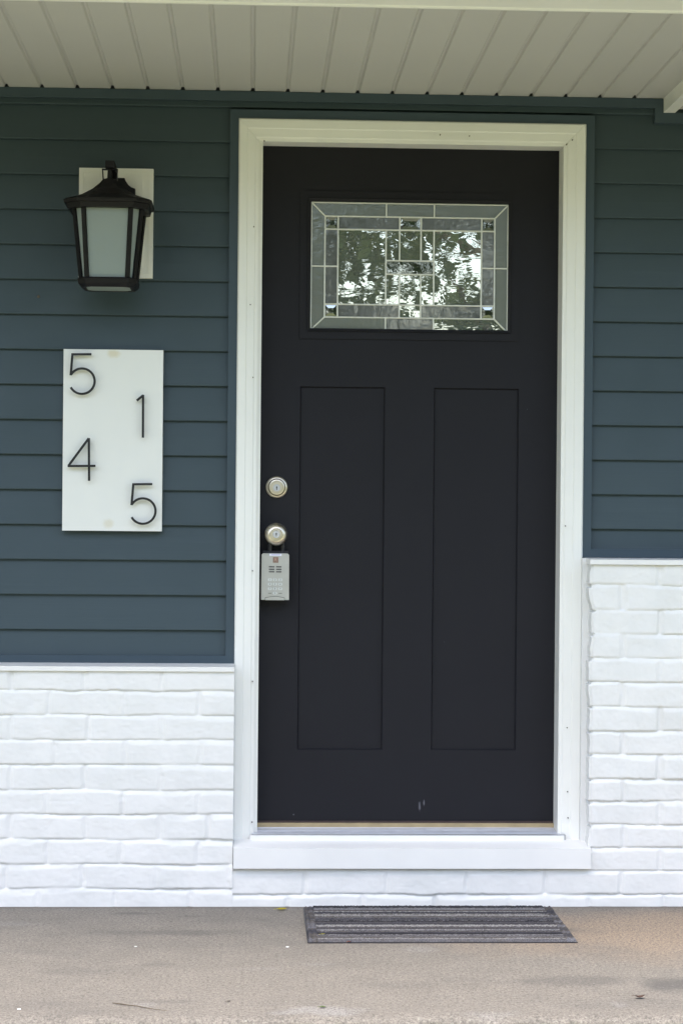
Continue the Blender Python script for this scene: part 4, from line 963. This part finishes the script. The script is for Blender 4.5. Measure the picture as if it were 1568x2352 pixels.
leaf("fallen_leaf", 741, 2146, 0.014, 0.4, (0.36, 0.34, 0.05), "small olive yellow leaf lying on the doormat ribs", "leaf", 0.0125, 0.3)
leaf("fallen_leaf", 741, 2313, 0.016, 0.15, (0.12, 0.20, 0.05), "thin green leaf on the pale patch near the front slab edge", "leaf", 0.002, 0.2)
leaf("fallen_leaf", 1468, 2291, 0.026, 0.1, (0.13, 0.075, 0.06), "dry dark brown curled leaf on the right side of the porch floor", "leaf", 0.003, 0.9)
leaf("fallen_leaf", 525, 2300, 0.012, 0.7, (0.15, 0.13, 0.11), "tiny grey brown leaf scrap on the bare floor below the doormat", "leaf", 0.002, 0.6)
def crumb(px, py, s, label):
    x, y = G(px, py, 0); bm = bmesh.new(); bmesh.ops.create_icosphere(bm, subdivisions=2, radius=s)
    for v in bm.verts: v.co = Vector((v.co.x * 1.5, v.co.y, v.co.z * 0.5)) * random.uniform(0.75, 1.15)
    o = obj("paint_chip", bm, M['sillwhite']); o.location = (x, y, s * 0.4); return tag(o, label, "paint chip", "white paint chips on the floor")
crumb(312, 2175, 0.0028, "white paint chip on the floor midway between brick and slab edge"); crumb(660, 2176, 0.003, "white paint chip on the floor just left of the doormat front corner"); crumb(45, 2319, 0.0032, "white paint chip near the slab edge at far left of the floor")
bm = bmesh.new(); tw = [G(px, py, 0.003) for px, py in ((258, 2303), (275, 2306), (292, 2307.5), (315, 2311), (345, 2316), (385, 2322))]
tube(bm, [(x, y, 0.0025 + 0.001 * (i % 2)) for i, (x, y) in enumerate(tw)], [0.0006, 0.0013, 0.0010, 0.0012, 0.0007, 0.0004], 7)
tag(obj("twig", bm, M['bark'], origin=None), "thin dark twig lying on the concrete near the slab edge", "twig")

# ================================================================== trees across the yard (seen in the door's window)
def make_leaf_mat(name, a, b):
    k = NT(name); t = k.n
    col = k.mix(k.ramp(k.noise(0.9, 3), [(0.35, 0.0), (0.65, 1.0)]), a, b)
    dif = t.new("ShaderNodeBsdfDiffuse"); trl = t.new("ShaderNodeBsdfTranslucent"); k.l(col, dif.inputs[0]); k.l(col, trl.inputs[0])
    m1 = t.new("ShaderNodeMixShader"); m1.inputs[0].default_value = 0.35; k.l(dif.outputs[0], m1.inputs[1]); k.l(trl.outputs[0], m1.inputs[2]); k.l(m1.outputs[0], k.out.inputs[0])
    return k.m
LM = [make_leaf_mat("maple_leaves", (0.045, 0.062, 0.028), (0.075, 0.10, 0.042)), make_leaf_mat("dark_leaves", (0.036, 0.052, 0.028), (0.06, 0.08, 0.038))]
def tree(x, y, h, r, label, seed, mat, nl=16000, base=0.28):
    rr = np.random.default_rng(seed); t = thing("tree", label, "tree", (x, y, ZG))
    bm = bmesh.new(); tr = 0.028 * h
    tube(bm, [(x, y, ZG), (x + 0.05, y, ZG + h * 0.1), (x + 0.15, y + 0.1, h * 0.35), (x, y, h * 0.6), (x + 0.1, y - 0.1, h * 0.88)], [tr * 1.5, tr, tr * 0.8, tr * 0.5, tr * 0.12], 12)
    cl = []
    for i in range(16):
        a = rr.uniform(0, 2 * math.pi); z0 = h * rr.uniform(base, 0.75); L = r * rr.uniform(0.6, 0.95); e = (x + math.cos(a) * L, y + math.sin(a) * L, z0 + L * rr.uniform(0.2, 0.7))
        mid = (x + math.cos(a) * L * 0.5, y + math.sin(a) * L * 0.5, z0 + L * 0.22)
        tube(bm, [(x + 0.08, y, z0), mid, e], [tr * 0.35, tr * 0.2, tr * 0.05], 7); cl.append(e); cl.append(mid)
    obj("trunk", bm, M['bark'], t, smooth=True)
    nc = 120; u = rr.normal(size=(nc, 3)); u /= np.linalg.norm(u, axis=1)[:, None]; rad = rr.uniform(0.35, 1, nc) ** 0.5
    cz_ = h * (base + 1) / 2; cen = np.array([x, y, cz_]) + u * rad[:, None] * np.array([r, r, h * (1 - base) / 2])
    cen = np.concatenate([cen, np.array(cl)]); cs = rr.uniform(0.35, 0.9, len(cen)) * r * 0.15
    pick = rr.integers(0, len(cen), nl); P = cen[pick] + rr.normal(size=(nl, 3)) * cs[pick][:, None] * np.array([0.75, 0.75, 0.5])
    s = rr.uniform(0.06, 0.13, nl); a = rr.normal(size=(nl, 3)); a /= np.linalg.norm(a, axis=1)[:, None]; b = np.cross(a, rr.normal(size=(nl, 3))); b /= np.linalg.norm(b, axis=1)[:, None]
    a *= s[:, None]; b *= s[:, None] * 0.6
    V = np.stack([P - a, P + b * 1.0 - a * 0.1, P + a, P - b - a * 0.1], 1).reshape(-1, 3)
    npobj("crown", V, np.arange(nl * 4).reshape(-1, 4), mat, t, smooth=False)
tree(3.6, -22, 7.5, 4.4, "tall leafy maple straight across the yard, mirrored in the door window", 1, LM[0], 17000, 0.12)
tree(-4.5, -25, 7.8, 4.6, "dark broad tree across the yard left of the tall maple", 2, LM[1], 16000, 0.15)
tree(11.5, -24, 7.6, 4.6, "dark broad tree across the yard right of the tall maple", 3, LM[1], 16000, 0.15)
tree(-14, -20, 7.0, 4.4, "pale leafy tree at the far left side of the yard", 4, LM[0], 14000, 0.2)
